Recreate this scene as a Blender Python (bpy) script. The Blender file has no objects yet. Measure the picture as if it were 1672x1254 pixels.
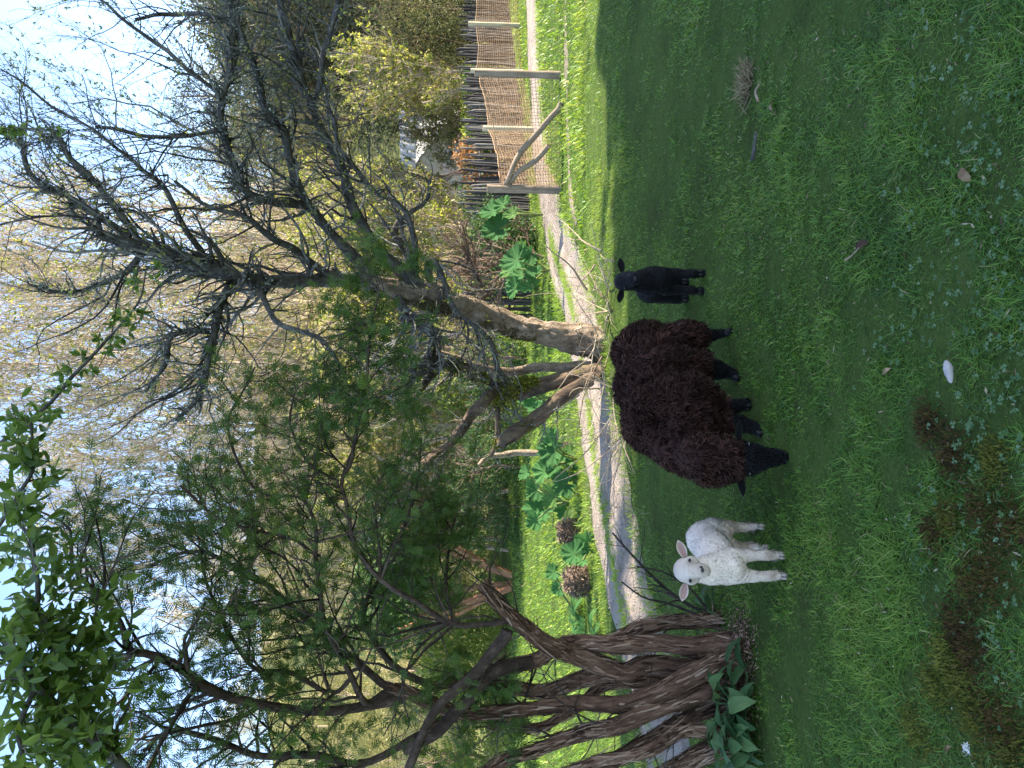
import bpy, math, random
import numpy as np
from mathutils import Matrix, Vector, kdtree

rng = np.random.default_rng(7)
random.seed(7)
scn = bpy.context.scene
COL = scn.collection

# ------------------------------------------------------------------ camera
CAM_H, FPX = 1.5, 1250.0
PITCH = math.atan(91 / FPX)
cF = np.array([0, math.cos(PITCH), -math.sin(PITCH)])
cU = np.array([0, math.sin(PITCH), math.cos(PITCH)])
cR = np.array([1.0, 0, 0])
cam = bpy.data.cameras.new('camera')
camo = bpy.data.objects.new('camera', cam)
COL.objects.link(camo)
cam.sensor_fit = 'HORIZONTAL'
cam.sensor_width = 36
cam.lens = FPX / 1672 * 36
cam.clip_start, cam.clip_end = 0.05, 3000
lx, ly, lz = -cU, cR, -cF                     # the photograph lies on its side: world up points to picture left
camo.matrix_world = Matrix(((lx[0], ly[0], lz[0], 0), (lx[1], ly[1], lz[1], 0), (lx[2], ly[2], lz[2], CAM_H), (0, 0, 0, 1)))
scn.camera = camo

# ------------------------------------------------------------------ sky, sun, exposure
SUN_AZ = Vector((1.0, 0.10))                  # horizontal direction towards the sun: from the right
SUN_EL = math.radians(29)
w = bpy.data.worlds.new('World')
scn.world = w
w.use_nodes = True
nt = w.node_tree
nt.nodes.clear()
sky = nt.nodes.new('ShaderNodeTexSky')
sky.sky_type = 'NISHITA'
sky.sun_disc = False
sky.sun_elevation = SUN_EL
sky.sun_rotation = math.atan2(SUN_AZ[0], SUN_AZ[1])
sky.air_density, sky.dust_density, sky.ozone_density = 0.85, 0.4, 1.8
bg = nt.nodes.new('ShaderNodeBackground')
bg.inputs['Strength'].default_value = 0.15
wo = nt.nodes.new('ShaderNodeOutputWorld')
hsv = nt.nodes.new('ShaderNodeHueSaturation')          # camera white balance for shade: a paler blue over the whole sky
hsv.inputs['Saturation'].default_value = .95
nt.links.new(sky.outputs[0], hsv.inputs['Color'])
nt.links.new(hsv.outputs[0], bg.inputs[0])
nt.links.new(bg.outputs[0], wo.inputs[0])
sl = bpy.data.lights.new('sun', 'SUN')
sl.energy, sl.angle, sl.color = 4.6, math.radians(0.55), (1.0, 0.90, 0.74)
so = bpy.data.objects.new('sun', sl)
COL.objects.link(so)
sd = Vector((SUN_AZ[0], SUN_AZ[1], 0)).normalized() * math.cos(SUN_EL) + Vector((0, 0, math.sin(SUN_EL)))
so.rotation_euler = sd.to_track_quat('Z', 'Y').to_euler()
so.location = sd * 50
scn.view_settings.view_transform = 'Standard'
scn.view_settings.look = 'None'
scn.view_settings.exposure = 2.05
scn.view_settings.gamma = 1
scn.view_settings.use_curve_mapping = False
scn.render.engine = 'CYCLES'
scn.cycles.denoising_prefilter = 'NONE'
scn.cycles.max_bounces = 7
scn.cycles.diffuse_bounces = 4
scn.cycles.transmission_bounces = 4
scn.cycles.transparent_max_bounces = 8

# ------------------------------------------------------------------ helpers
def ray(x, y):
    d = cF + cR * ((1254 - y - 627) / FPX) - cU * ((x - 836) / FPX)
    return d

def P(x, y, D):
    d = ray(x, y)
    return np.array([0, 0, CAM_H]) + d * (D / d[1])

def G(x, y):
    d = ray(x, y)
    return np.array([0, 0, CAM_H]) + d * (CAM_H / -d[2])

def pxr(r, D):
    return r * D / FPX

def _h(ix, iy, iz, seed):
    with np.errstate(over='ignore'):
        n = (ix.astype(np.int64) * 374761393 + iy.astype(np.int64) * 668265263 + iz.astype(np.int64) * 2147483647 + seed * 974711) & 0xffffffff
        n = ((n ^ (n >> 13)) * 1274126177) & 0xffffffff
        n = ((n ^ (n >> 16)) * 2246822519) & 0xffffffff
    return ((n ^ (n >> 15)) & 0xffffff) / float(0xffffff)

def vnoise(p, seed=0):
    p = np.asarray(p, float)
    i = np.floor(p).astype(np.int64)
    f = p - i
    u = f * f * (3 - 2 * f)
    r = 0
    for a in (0, 1):
        for b in (0, 1):
            for c in (0, 1):
                wgt = (u[..., 0] if a else 1 - u[..., 0]) * (u[..., 1] if b else 1 - u[..., 1]) * (u[..., 2] if c else 1 - u[..., 2])
                r = r + wgt * _h(i[..., 0] + a, i[..., 1] + b, i[..., 2] + c, seed)
    return r * 2 - 1

def fbm(p, seed=0, o=3):
    r, a = 0, 1.0
    for k in range(o):
        r = r + a * vnoise(np.asarray(p) * 2 ** k, seed + k * 17)
        a *= .5
    return r

def nrm(v):
    return v / np.maximum(np.linalg.norm(v, axis=-1, keepdims=True), 1e-9)

def rand_dirs(n):
    return nrm(rng.normal(size=(n, 3)))

def mesh(name, parts, mat=None, smooth=False):
    """parts: list of (V, F, rnd) ; F (n,k) ; one mesh datablock"""
    Vs, starts, tots, loops, rn = [], [], [], [], []
    off = lo = 0
    for V, F, r in parts:
        V = np.asarray(V, np.float32).reshape(-1, 3)
        F = np.asarray(F, np.int64)
        if len(V) == 0 or len(F) == 0:
            continue
        Vs.append(V)
        k = F.shape[1]
        loops.append((F + off).ravel())
        starts.append(lo + np.arange(len(F)) * k)
        tots.append(np.full(len(F), k))
        lo += F.size
        off += len(V)
        rn.append(np.broadcast_to(np.asarray(r, np.float32), (len(V),)))
    me = bpy.data.meshes.new(name)
    V = np.concatenate(Vs)
    L = np.concatenate(loops).astype(np.int32)
    S = np.concatenate(starts).astype(np.int32)
    T = np.concatenate(tots).astype(np.int32)
    me.vertices.add(len(V))
    me.vertices.foreach_set('co', V.ravel())
    me.loops.add(len(L))
    me.loops.foreach_set('vertex_index', L)
    me.polygons.add(len(S))
    me.polygons.foreach_set('loop_start', S)
    me.polygons.foreach_set('loop_total', T)
    at = me.attributes.new('rnd', 'FLOAT', 'POINT')
    at.data.foreach_set('value', np.concatenate(rn).astype(np.float32))
    if smooth:
        me.polygons.foreach_set('use_smooth', np.ones(len(S), bool))
    me.update(calc_edges=True)
    if mat:
        me.materials.append(mat)
    return me

def link(name, me, parent=None, loc=None, **props):
    o = bpy.data.objects.new(name, me)
    COL.objects.link(o)
    if parent is not None:
        o.parent = parent
    if loc is not None:
        o.location = loc
    for k, v in props.items():
        o[k] = v
    return o

def thing(name, label, cat, loc=(0, 0, 0), rz=0, group=None):
    o = bpy.data.objects.new(name, None)
    COL.objects.link(o)
    o.empty_display_size = .1
    o.location = loc
    o.rotation_euler = (0, 0, rz)
    o['label'] = label
    o['category'] = cat
    if group:
        o['group'] = group
    return o

def copy_tree(o, loc, rz=0, sc=1.0, label=None):
    r = o.copy()
    COL.objects.link(r)
    r.location, r.rotation_euler, r.scale = loc, (0, 0, rz), (sc if hasattr(sc, '__len__') else (sc, sc, sc))
    if label:
        r['label'] = label
    for ch in list(o.children):
        c = ch.copy()
        COL.objects.link(c)
        c.parent = r
        for g in ch.children:
            d = g.copy()
            COL.objects.link(d)
            d.parent = c
    return r

def local(parts, o):
    """shift parts given in world space into the frame of an unrotated thing at o"""
    return [(np.asarray(V) - np.asarray(o), F, r) for V, F, r in parts]

# --- tubes: Pts (M,N,3), R (M,N)
def tubes(Pts, R, sides=5, rnd=None, ridge=0.0, seed=0, cap=True, fq=2.6, fl=2.2):
    Pts = np.asarray(Pts, float)
    R = np.asarray(R, float)
    if Pts.ndim == 2:
        Pts, R = Pts[None], R[None]
    M, N, _ = Pts.shape
    T = nrm(np.gradient(Pts, axis=1))
    ref = np.where(np.abs(nrm(Pts[:, -1:] - Pts[:, :1])[..., 2:3]) > .8, np.array([1., 0.13, 0]), np.array([0.11, 0.05, 1.]))
    A = nrm(np.cross(T, np.broadcast_to(ref, T.shape)))
    B = np.cross(T, A)
    th = np.linspace(0, 2 * np.pi, sides, endpoint=False)
    ring = A[:, :, None] * np.cos(th)[:, None] + B[:, :, None] * np.sin(th)[:, None]
    rr = R[:, :, None, None]
    if ridge > 0:
        ln = np.concatenate([np.zeros((M, 1)), np.cumsum(np.linalg.norm(np.diff(Pts, axis=1), axis=-1), axis=1)], axis=1)
        q = np.stack(np.broadcast_arrays(np.cos(th) * fq, np.sin(th) * fq, (ln * fl)[..., None] + np.arange(M)[:, None, None] * 9.1), -1)
        n1 = (.4 - np.abs(vnoise(q, seed)) * 1.6 if fq > 4 else vnoise(q, seed) * .7) + vnoise(q * np.array([2.3, 2.3, 1.6]), seed + 5) * .5 + vnoise(q * np.array([.5, .5, 1.2]) * 2.6 / fq, seed + 9) * .6
        rr = rr * (1 + ridge * n1[..., None])
    V = Pts[:, :, None] + ring * rr
    idx = np.arange(M * N * sides).reshape(M, N, sides)
    a = idx[:, :-1]
    b = idx[:, 1:]
    F = np.stack([a, np.roll(a, -1, 2), np.roll(b, -1, 2), b], -1).reshape(-1, 4)
    rn = rng.random(M) if rnd is None else np.broadcast_to(rnd, (M,))
    rv = np.repeat(rn, N * sides)
    out = [(V.reshape(-1, 3), F, rv)]
    if cap and sides > 2:
        out.append((V[:, -1].reshape(-1, 3), np.arange(M * sides).reshape(M, sides), np.repeat(rn, sides)))
        out.append((V[:, 0].reshape(-1, 3), np.arange(M * sides).reshape(M, sides)[:, ::-1], np.repeat(rn, sides)))
    return out

def spline(pts, n):
    """Catmull-Rom resample, pts (k,d)"""
    p = np.asarray(pts, float)
    p = np.concatenate([2 * p[:1] - p[1:2], p, 2 * p[-1:] - p[-2:-1]])
    k = len(p) - 3
    t = np.linspace(0, k - 1e-6, n)
    i = t.astype(int)
    f = (t - i)[:, None]
    a, b, c, d = p[i], p[i + 1], p[i + 2], p[i + 3]
    return .5 * ((2 * b) + (-a + c) * f + (2 * a - 5 * b + 4 * c - d) * f ** 2 + (-a + 3 * b - 3 * c + d) * f ** 3)

def pixpath(pts, n=24):
    """pts: (x,y,D,rpx) -> points, radii"""
    q = np.array([list(P(x, y, D)) + [pxr(r, D)] for x, y, D, r in pts])
    s = spline(q, n)
    return s[:, :3], np.maximum(s[:, 3], .0015)

def stamp(tv, tf, pos, X, Y, Z, scale, rnd=None):
    """place a template at pos with axes X,Y,Z (M,3) and scale (M,) or (M,3)"""
    M = len(pos)
    scale = np.asarray(scale, float)
    if scale.ndim == 0:
        scale = np.full(M, scale)
    if scale.ndim == 1:
        scale = np.stack([scale] * 3, 1)
    tv = np.asarray(tv, float)
    V = pos[:, None] + (tv[None, :, 0:1] * scale[:, None, 0:1]) * X[:, None] + (tv[None, :, 1:2] * scale[:, None, 1:2]) * Y[:, None] + (tv[None, :, 2:3] * scale[:, None, 2:3]) * Z[:, None]
    F = (np.asarray(tf)[None] + (np.arange(M) * len(tv))[:, None, None]).reshape(-1, np.asarray(tf).shape[1])
    rn = rng.random(M) if rnd is None else np.broadcast_to(rnd, (M,))
    return (V.reshape(-1, 3), F, np.repeat(rn, len(tv)))

def axes_from(d, roll=None):
    """Y axis along d, random roll: returns X,Y,Z"""
    d = nrm(d)
    r = rand_dirs(len(d)) if roll is None else roll
    X = nrm(np.cross(d, r))
    Z = np.cross(X, d)
    return X, d, Z

# --- branching: children of a set of parents given as (Pts (M,N,3), R (M,N))
def sprout(Pts, R, n, ln, ang=(.5, 1.1), npts=6, up=.2, wob=.18, rf=.5, tmin=.25, tmax=1.0, rmin=.0012, wt=True, side=None, taper=.25):
    M, N, _ = Pts.shape
    L = np.linalg.norm(np.diff(Pts, axis=1), axis=-1).sum(1)
    p = L / L.sum() if wt else None
    j = rng.choice(M, n, p=p)
    t = tmin + (tmax - tmin) * rng.random(n)
    f = t * (N - 1)
    i = np.minimum(f.astype(int), N - 2)
    u = (f - i)[:, None]
    base = Pts[j, i] * (1 - u) + Pts[j, i + 1] * u
    rb = R[j, i] * (1 - u[:, 0]) + R[j, i + 1] * u[:, 0]
    tan = nrm(Pts[j, i + 1] - Pts[j, i])
    rd = rand_dirs(n) + (0 if side is None else np.asarray(side))
    perp = nrm(rd - (rd * tan).sum(1, keepdims=True) * tan)
    a = ang[0] + (ang[1] - ang[0]) * rng.random(n)
    d = tan * np.cos(a)[:, None] + perp * np.sin(a)[:, None]
    lens = (ln[0] + (ln[1] - ln[0]) * rng.random(n) ** 1.5) * (1.15 - .5 * t)
    pts = [base]
    step = lens / (npts - 1)
    for k in range(npts - 1):
        d = nrm(d + rng.normal(size=(n, 3)) * wob + np.array([0, 0, up]) * .3)
        pts.append(pts[-1] + d * step[:, None])
    Q = np.stack(pts, 1)
    r0 = np.maximum(rb * rf * (.6 + .5 * rng.random(n)), rmin)
    rr = np.maximum(r0[:, None] * np.linspace(1, taper, npts)[None], rmin * .7)
    return Q, rr

def pts_on(Pts, n, tmin=0., tmax=1.):
    M, N, _ = Pts.shape
    L = np.linalg.norm(np.diff(Pts, axis=1), axis=-1).sum(1)
    j = rng.choice(M, n, p=L / L.sum())
    f = (tmin + (tmax - tmin) * rng.random(n)) * (N - 1)
    i = np.minimum(f.astype(int), N - 2)
    u = (f - i)[:, None]
    return Pts[j, i] * (1 - u) + Pts[j, i + 1] * u, nrm(Pts[j, i + 1] - Pts[j, i]), j

# leaf templates (Y along the leaf, Z its normal)
LEAF = (np.array([[0, 0, 0], [.17, .28, .05], [.19, .6, .03], [0, 1, -.14], [-.19, .6, .03], [-.17, .28, .05], [0, .5, -.05]]),
        np.array([[0, 1, 6], [1, 2, 6], [2, 3, 6], [3, 4, 6], [4, 5, 6], [5, 0, 6]]))
DIA = (np.array([[0, 0, 0], [.3, .45, .06], [0, 1, 0], [-.3, .45, .06]]), np.array([[0, 1, 2], [0, 2, 3]]))

def sprig_template(nb=5, w=.05):
    V, F = [], []
    def dia(b, d, l, ww):
        d = np.array(d) / np.linalg.norm(d)
        s = np.array([d[1], -d[0], 0]) * ww
        k = len(V)
        b = np.array(b)
        V.extend([b, b + d * l * .5 + s, b + d * l, b + d * l * .5 - s])
        F.extend([[k, k + 1, k + 2], [k, k + 2, k + 3]])
    dia((0, 0, 0), (0, 1, 0), 1., w)
    for i in range(nb):
        t = .1 + .7 * i / nb
        l = .55 * (1 - .6 * t)
        for s in (-1, 1):
            dia((0, t, -.02), (s * .8, .75, .1 * s - .25), l, w * .9)
    return np.array(V), np.array(F)
SPRIG = sprig_template()

# ------------------------------------------------------------------ materials
def new_mat(name):
    m = bpy.data.materials.new(name)
    m.use_nodes = True
    t = m.node_tree
    for n in list(t.nodes):
        if n.type != 'OUTPUT_MATERIAL':
            t.nodes.remove(n)
    out = [n for n in t.nodes if n.type == 'OUTPUT_MATERIAL'][0]
    b = t.nodes.new('ShaderNodeBsdfPrincipled')
    t.links.new(b.outputs[0], out.inputs['Surface'])
    return m, t, b, out

def ramp(t, fac, stops):
    r = t.nodes.new('ShaderNodeValToRGB')
    while len(r.color_ramp.elements) < len(stops):
        r.color_ramp.elements.new(.5)
    for e, (p, c) in zip(r.color_ramp.elements, stops):
        e.position = p
        e.color = (*c, 1)
    t.links.new(fac, r.inputs[0])
    return r.outputs[0]

def noise_node(t, scale, detail=3, vec=None, stretch=None, rough=.6):
    tc = t.nodes.new('ShaderNodeTexCoord')
    n = t.nodes.new('ShaderNodeTexNoise')
    n.inputs['Scale'].default_value = scale
    n.inputs['Detail'].default_value = detail
    n.inputs['Roughness'].default_value = rough
    src = tc.outputs['Object']
    if stretch:
        mp = t.nodes.new('ShaderNodeMapping')
        mp.inputs['Scale'].default_value = stretch
        t.links.new(src, mp.inputs[0])
        src = mp.outputs[0]
    t.links.new(src, n.inputs['Vector'])
    return n.outputs['Fac']

def bump(t, b, h, strength=.5, dist=.01):
    n = t.nodes.new('ShaderNodeBump')
    n.inputs['Strength'].default_value = strength
    n.inputs['Distance'].default_value = dist
    t.links.new(h, n.inputs['Height'])
    t.links.new(n.outputs[0], b.inputs['Normal'])

def mixf(t, a, b, f=.5):
    m = t.nodes.new('ShaderNodeMath')
    m.operation = 'MULTIPLY_ADD'
    t.links.new(a, m.inputs[0])
    m.inputs[1].default_value = f
    s = t.nodes.new('ShaderNodeMath')
    s.operation = 'MULTIPLY'
    t.links.new(b, s.inputs[0])
    s.inputs[1].default_value = 1 - f
    t.links.new(s.outputs[0], m.inputs[2])
    return m.outputs[0]

def attr(t):
    a = t.nodes.new('ShaderNodeAttribute')
    a.attribute_name = 'rnd'
    return a.outputs['Fac']

def leaf_mat(name, stops, trans=.35, rough=.5, spec=.3, nz=0):
    m, t, b, out = new_mat(name)
    c = ramp(t, mixf(t, attr(t), noise_node(t, nz, 5, rough=.7), .55) if nz else attr(t), stops)
    if nz:
        bump(t, b, noise_node(t, nz * 1.6, 4), .6, .01)
    t.links.new(c, b.inputs['Base Color'])
    b.inputs['Roughness'].default_value = rough
    b.inputs['Specular IOR Level'].default_value = spec
    if trans > 0:
        tr = t.nodes.new('ShaderNodeBsdfTranslucent')
        hs = t.nodes.new('ShaderNodeHueSaturation')
        hs.inputs['Hue'].default_value = .485
        hs.inputs['Saturation'].default_value = 1.1
        hs.inputs['Value'].default_value = 1.5
        t.links.new(c, hs.inputs['Color'])
        t.links.new(hs.outputs[0], tr.inputs[0])
        mx = t.nodes.new('ShaderNodeMixShader')
        mx.inputs[0].default_value = trans
        t.links.new(b.outputs[0], mx.inputs[1])
        t.links.new(tr.outputs[0], mx.inputs[2])
        t.links.new(mx.outputs[0], out.inputs['Surface'])
    return m

def bark_mat(name, stops, scale=14, stretch=(3, 3, .5), bs=.8, bd=.012, rough=.9, rndmix=.25):
    m, t, b, out = new_mat(name)
    n = noise_node(t, scale, 6, stretch=stretch, rough=.7)
    n2 = noise_node(t, scale * .28, 3)
    f = mixf(t, n, n2, .6)
    f = mixf(t, attr(t), f, rndmix)
    c = ramp(t, f, [(.5 + (p_ - .5) * .5, c_) for p_, c_ in stops])
    t.links.new(c, b.inputs['Base Color'])
    b.inputs['Roughness'].default_value = rough
    b.inputs['Specular IOR Level'].default_value = .15
    bump(t, b, n, bs, bd)
    return m

M = {}
M['grass'] = leaf_mat('grass_blades', [(0, (.050, .115, .020)), (.35, (.110, .220, .030)), (.65, (.175, .295, .042)), (.9, (.28, .36, .07)), (1, (.46, .38, .20))], .35, .45, .35)
M['clover'] = leaf_mat('clover_leaves', [(0, (.045, .095, .030)), (.6, (.075, .15, .05)), (1, (.13, .20, .09))], .2, .4, .4)
M['moss'] = leaf_mat('moss', [(0, (.055, .035, .018)), (.3, (.11, .065, .025)), (.5, (.10, .09, .02)), (.8, (.15, .16, .03)), (1, (.22, .22, .05))], .2, .8, .1)
M['cedar_bark'] = bark_mat('cedar_bark', [(.1, (.034, .018, .012)), (.42, (.15, .082, .052)), (.6, (.27, .16, .105)), (.9, (.41, .285, .205))], 16, (3.2, 3.2, .28), 1.0, .02, rndmix=.4)
M['mossy_bark'] = bark_mat('mossy_bark', [(.15, (.02, .015, .012)), (.4, (.085, .06, .045)), (.55, (.16, .115, .08)), (.7, (.12, .125, .03)), (.9, (.28, .24, .19))], 10, (1.5, 1.5, .6), .9, .02)
M['trunk_bark'] = bark_mat('trunk_bark', [(.1, (.05, .037, .028)), (.42, (.19, .14, .10)), (.6, (.32, .25, .19)), (.9, (.48, .42, .34))], 15, (1.4, 1.4, 1.), 1., .04)
M['twig'] = bark_mat('lichen_twig', [(.2, (.030, .027, .026)), (.5, (.10, .093, .085)), (.8, (.26, .255, .23))], 22, (1, 1, 1), .4, .004)
M['pale_twig'] = bark_mat('pale_twig', [(.2, (.21, .15, .10)), (.5, (.43, .335, .24)), (.8, (.60, .51, .40))], 6, (1, 1, 1), .3, .01)
M['dry_twig'] = bark_mat('dry_twig', [(.2, (.13, .09, .06)), (.5, (.36, .27, .19)), (.8, (.52, .44, .33))], 18, (1, 1, 1), .3, .004)
M['lichen'] = leaf_mat('lichen_tufts', [(0, (.07, .08, .07)), (.6, (.21, .235, .20)), (1, (.38, .41, .34))], .15, .9, .1)
M['bud'] = leaf_mat('bud_leaves', [(0, (.11, .16, .03)), (.6, (.27, .30, .06)), (1, (.45, .43, .13))], .4, .5, .3)
M['cedar_leaf'] = leaf_mat('cedar_sprays', [(0, (.034, .068, .018)), (.5, (.072, .13, .028)), (.85, (.13, .185, .04)), (1, (.21, .21, .06))], .35, .55, .2)
M['leaf'] = leaf_mat('broad_leaves', [(0, (.06, .11, .022)), (.6, (.12, .19, .04)), (1, (.19, .26, .07))], .5, .4, .4)
M['dock'] = leaf_mat('dock_leaves', [(.2, (.030, .08, .030)), (.5, (.065, .145, .050)), (.8, (.13, .21, .075))], .3, .5, .3, nz=5)
M['gunnera'] = leaf_mat('giant_leaves', [(0, (.035, .10, .035)), (.6, (.06, .16, .05)), (1, (.16, .25, .07))], .35, .75, .12, nz=7)
M['olive'] = leaf_mat('olive_scrub', [(0, (.09, .10, .03)), (.4, (.23, .22, .075)), (.75, (.39, .34, .14)), (1, (.52, .46, .24))], .3, .7, .1)
M['ygreen'] = leaf_mat('yellow_green', [(0, (.10, .15, .03)), (.5, (.20, .25, .05)), (1, (.34, .36, .09))], .4, .6, .2)
M['dkgreen'] = leaf_mat('dark_needles', [(0, (.05, .068, .05)), (.5, (.09, .11, .068)), (.85, (.17, .155, .08)), (1, (.25, .20, .10))], .2, .6, .15)
M['midgreen'] = leaf_mat('mid_green', [(0, (.03, .065, .02)), (.5, (.06, .115, .035)), (1, (.12, .18, .06))], .3, .6, .2)
M['rust'] = leaf_mat('rust_leaves', [(0, (.14, .065, .03)), (.5, (.27, .145, .06)), (1, (.42, .27, .13))], .3, .6, .2)
M['brown_twig'] = bark_mat('brown_twig', [(.2, (.08, .05, .035)), (.5, (.18, .12, .09)), (.8, (.30, .22, .16))], 8, (1, 1, 1), .3, .01)
M['picket'] = bark_mat('weathered_stake', [(.2, (.045, .04, .04)), (.5, (.115, .105, .10)), (.8, (.21, .195, .18))], 12, (3, 3, .4), .6, .006, rndmix=.45)
M['post'] = bark_mat('new_post', [(.2, (.34, .28, .18)), (.5, (.50, .43, .29)), (.8, (.60, .54, .40))], 10, (3, 3, .3), .4, .004)
M['old_post'] = bark_mat('old_post', [(.2, (.12, .09, .07)), (.5, (.25, .19, .14)), (.8, (.36, .29, .23))], 14, (3, 3, .3), .7, .006)
M['net'] = bark_mat('net_cord', [(.2, (.26, .165, .10)), (.5, (.37, .245, .15)), (.8, (.46, .32, .205))], 20, (1, 1, 1), .1, .002)

def plain(name, col, rough=.6, spec=.3, ns=0, namt=.25, bs=0, bd=.003):
    m, t, b, out = new_mat(name)
    if ns:
        n = noise_node(t, ns, 4)
        c = ramp(t, n, [(.25, tuple(v * (1 - namt) for v in col)), (.75, tuple(min(1, v * (1 + namt)) for v in col))])
        t.links.new(c, b.inputs['Base Color'])
        if bs:
            bump(t, b, n, bs, bd)
    else:
        b.inputs['Base Color'].default_value = (*col, 1)
    b.inputs['Roughness'].default_value = rough
    b.inputs['Specular IOR Level'].default_value = spec
    return m

# ------------------------------------------------------------------ ground, road
def hz(X, Y):
    X, Y = np.asarray(X, float), np.asarray(Y, float)
    p = np.stack([X, Y, np.zeros_like(X)], -1)
    z = .022 * vnoise(p * .9, 3) * np.clip((Y - 1) / 3, 0, 1)
    s = np.clip((Y - 42 - 6 * vnoise(p * .02, 8)) / 42, 0, 1)
    return z + 22 * s * s * (3 - 2 * s) * (1 + .15 * vnoise(p * .03, 4))

near_px = [(1130, 1254), (1105, 1114), (1055, 950), (1030, 830), (1010, 700), (985, 560), (950, 430), (920, 345), (897, 262), (884, 160), (876, 40)]
far_px = [(1050, 1254), (1023, 1114), (985, 950), (962, 830), (945, 700), (928, 560), (893, 430), (880, 345), (870, 262), (864, 160), (860, 40)]
RN = np.array([G(*p)[:2] for p in near_px])
RF = np.array([G(*p)[:2] for p in far_px])
RN = np.vstack([RN[:1] + (RN[:1] - RN[1:2]) * 6, RN, RN[-1:] + [[6, 1.0]]])
RF = np.vstack([RF[:1] + (RF[:1] - RF[1:2]) * 5, RF, RF[-1:] + [[6, 1.0]]])

def on_road(X, Y, m=0.):
    return (Y > np.interp(X, RN[:, 0], RN[:, 1]) - m) & (Y < np.interp(X, RF[:, 0], RF[:, 1]) + m)

def grid(xs, ys, zf):
    X, Y = np.meshgrid(xs, ys, indexing='ij')
    Z = zf(X, Y)
    V = np.stack([X, Y, Z], -1).reshape(-1, 3)
    id_ = np.arange(len(xs) * len(ys)).reshape(len(xs), len(ys))
    F = np.stack([id_[:-1, :-1], id_[1:, :-1], id_[1:, 1:], id_[:-1, 1:]], -1).reshape(-1, 4)
    return V, F

def sstep(a, b, x):
    t = np.clip((x - a) / (b - a), 0, 1)
    return t * t * (3 - 2 * t)

# wear: 1 = thin, brown ground
def wear(X, Y):
    p = np.stack([X, Y, np.zeros_like(X)], -1)
    n = fbm(p * 1.7, 21, 3)
    st = fbm(p * np.array([.9, 3.2, 1]), 33, 2)
    w1 = .8 * sstep(.55, 1.15, n * .7 + st * .5)
    for (x_, y_, r_) in ((1215, 140, .30), (1185, 210, .22), (1060, 270, .5), (1330, 100, .2), (1245, 380, .2), (1600, 1150, .35), (1560, 740, .2), (1625, 930, .25), (1270, 1215, .25), (1300, 1100, .2), (1040, 960, .35), (1085, 1000, .3)):
        c_ = G(x_, y_)
        w1 = np.maximum(w1, .62 * np.exp(-((X - c_[0]) ** 2 + ((Y - c_[1]) * 1.2) ** 2) / (.7 * r_) ** 2 * (1.2 + .8 * n)))
    return w1

m, t, b, out = new_mat('ground_soil')
n1 = noise_node(t, 1.3, 6, rough=.7)
n2 = noise_node(t, 45, 5, rough=.8)
f = mixf(t, n1, n2, .5)
tc = t.nodes.new('ShaderNodeTexCoord')
sp = t.nodes.new('ShaderNodeSeparateXYZ')
t.links.new(tc.outputs['Object'], sp.inputs[0])
c1 = ramp(t, f, [(.3, (.032, .028, .015)), (.42, (.055, .075, .022)), (.52, (.08, .125, .028)), (.64, (.11, .13, .045)), (.8, (.17, .14, .08))])
c2 = ramp(t, f, [(.3, (.10, .10, .04)), (.5, (.19, .20, .07)), (.7, (.28, .24, .11))])
mr = t.nodes.new('ShaderNodeMapRange')
mr.inputs['From Min'].default_value, mr.inputs['From Max'].default_value = 24, 45
t.links.new(sp.outputs['Y'], mr.inputs['Value'])
mx = t.nodes.new('ShaderNodeMix')
mx.data_type = 'RGBA'
t.links.new(mr.outputs[0], mx.inputs['Factor'])
t.links.new(c1, mx.inputs['A'])
t.links.new(c2, mx.inputs['B'])
t.links.new(mx.outputs['Result'], b.inputs['Base Color'])
b.inputs['Roughness'].default_value = 1
b.inputs['Specular IOR Level'].default_value = .05
bump(t, b, n2, .8, .03)
M['ground'] = m
xs = np.unique(np.concatenate([np.linspace(-6, 8, 80), np.linspace(-30, 32, 50), np.linspace(-500, 500, 50)]))
ys = np.unique(np.concatenate([np.linspace(-60, 1, 12), np.linspace(1, 22, 125), np.linspace(22, 110, 60), np.linspace(110, 1200, 12)]))
def zg(X, Y):
    p = np.stack([X, Y, np.zeros_like(X)], -1)
    z = hz(X, Y) + .008 * vnoise(p * 6, 5) * (Y < 25)
    return z - .05 * on_road(X, Y, -.06)
V, F = grid(xs, ys, zg)
link('ground', mesh('ground', [(V, F, .5)], M['ground'], True), kind='structure')

m, t, b, out = new_mat('gravel')
n1 = noise_node(t, 60, 4, rough=.8)
n2 = noise_node(t, 1.6, 5, rough=.7)
f = mixf(t, n1, n2, .55)
t.links.new(ramp(t, f, [(.36, (.09, .066, .05)), (.46, (.25, .20, .165)), (.55, (.38, .325, .275)), (.68, (.19, .14, .10))]), b.inputs['Base Color'])
b.inputs['Roughness'].default_value = .95
b.inputs['Specular IOR Level'].default_value = .1
bump(t, b, n1, .9, .02)
M['gravel'] = m
# road strip between its two edges
k = 150
tt = np.linspace(0, 1, k)
def along(E):
    s = np.concatenate([[0], np.cumsum(np.linalg.norm(np.diff(E, axis=0), axis=1))])
    return np.stack([np.interp(tt * s[-1], s, E[:, 0]), np.interp(tt * s[-1], s, E[:, 1])], 1)
an, af = along(RN), along(RF)
wv = np.linspace(0, 1, 17)
Q = an[:, None] * (1 - wv)[None, :, None] + af[:, None] * wv[None, :, None]
e = fbm(np.concatenate([Q * 2.5, np.zeros(Q.shape[:2] + (1,))], -1), 50, 2) * .10
Q[..., 1] += (e * 2.2 + .10 * vnoise(np.concatenate([Q * 9, np.zeros(Q.shape[:2] + (1,))], -1), 52)) * (np.abs(wv - .5) * 2)[None] ** 2
rut = -.03 * np.exp(-((wv - .25) / .11) ** 2) - .03 * np.exp(-((wv - .75) / .11) ** 2) + .025 * np.exp(-((wv - .5) / .12) ** 2)
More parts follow.
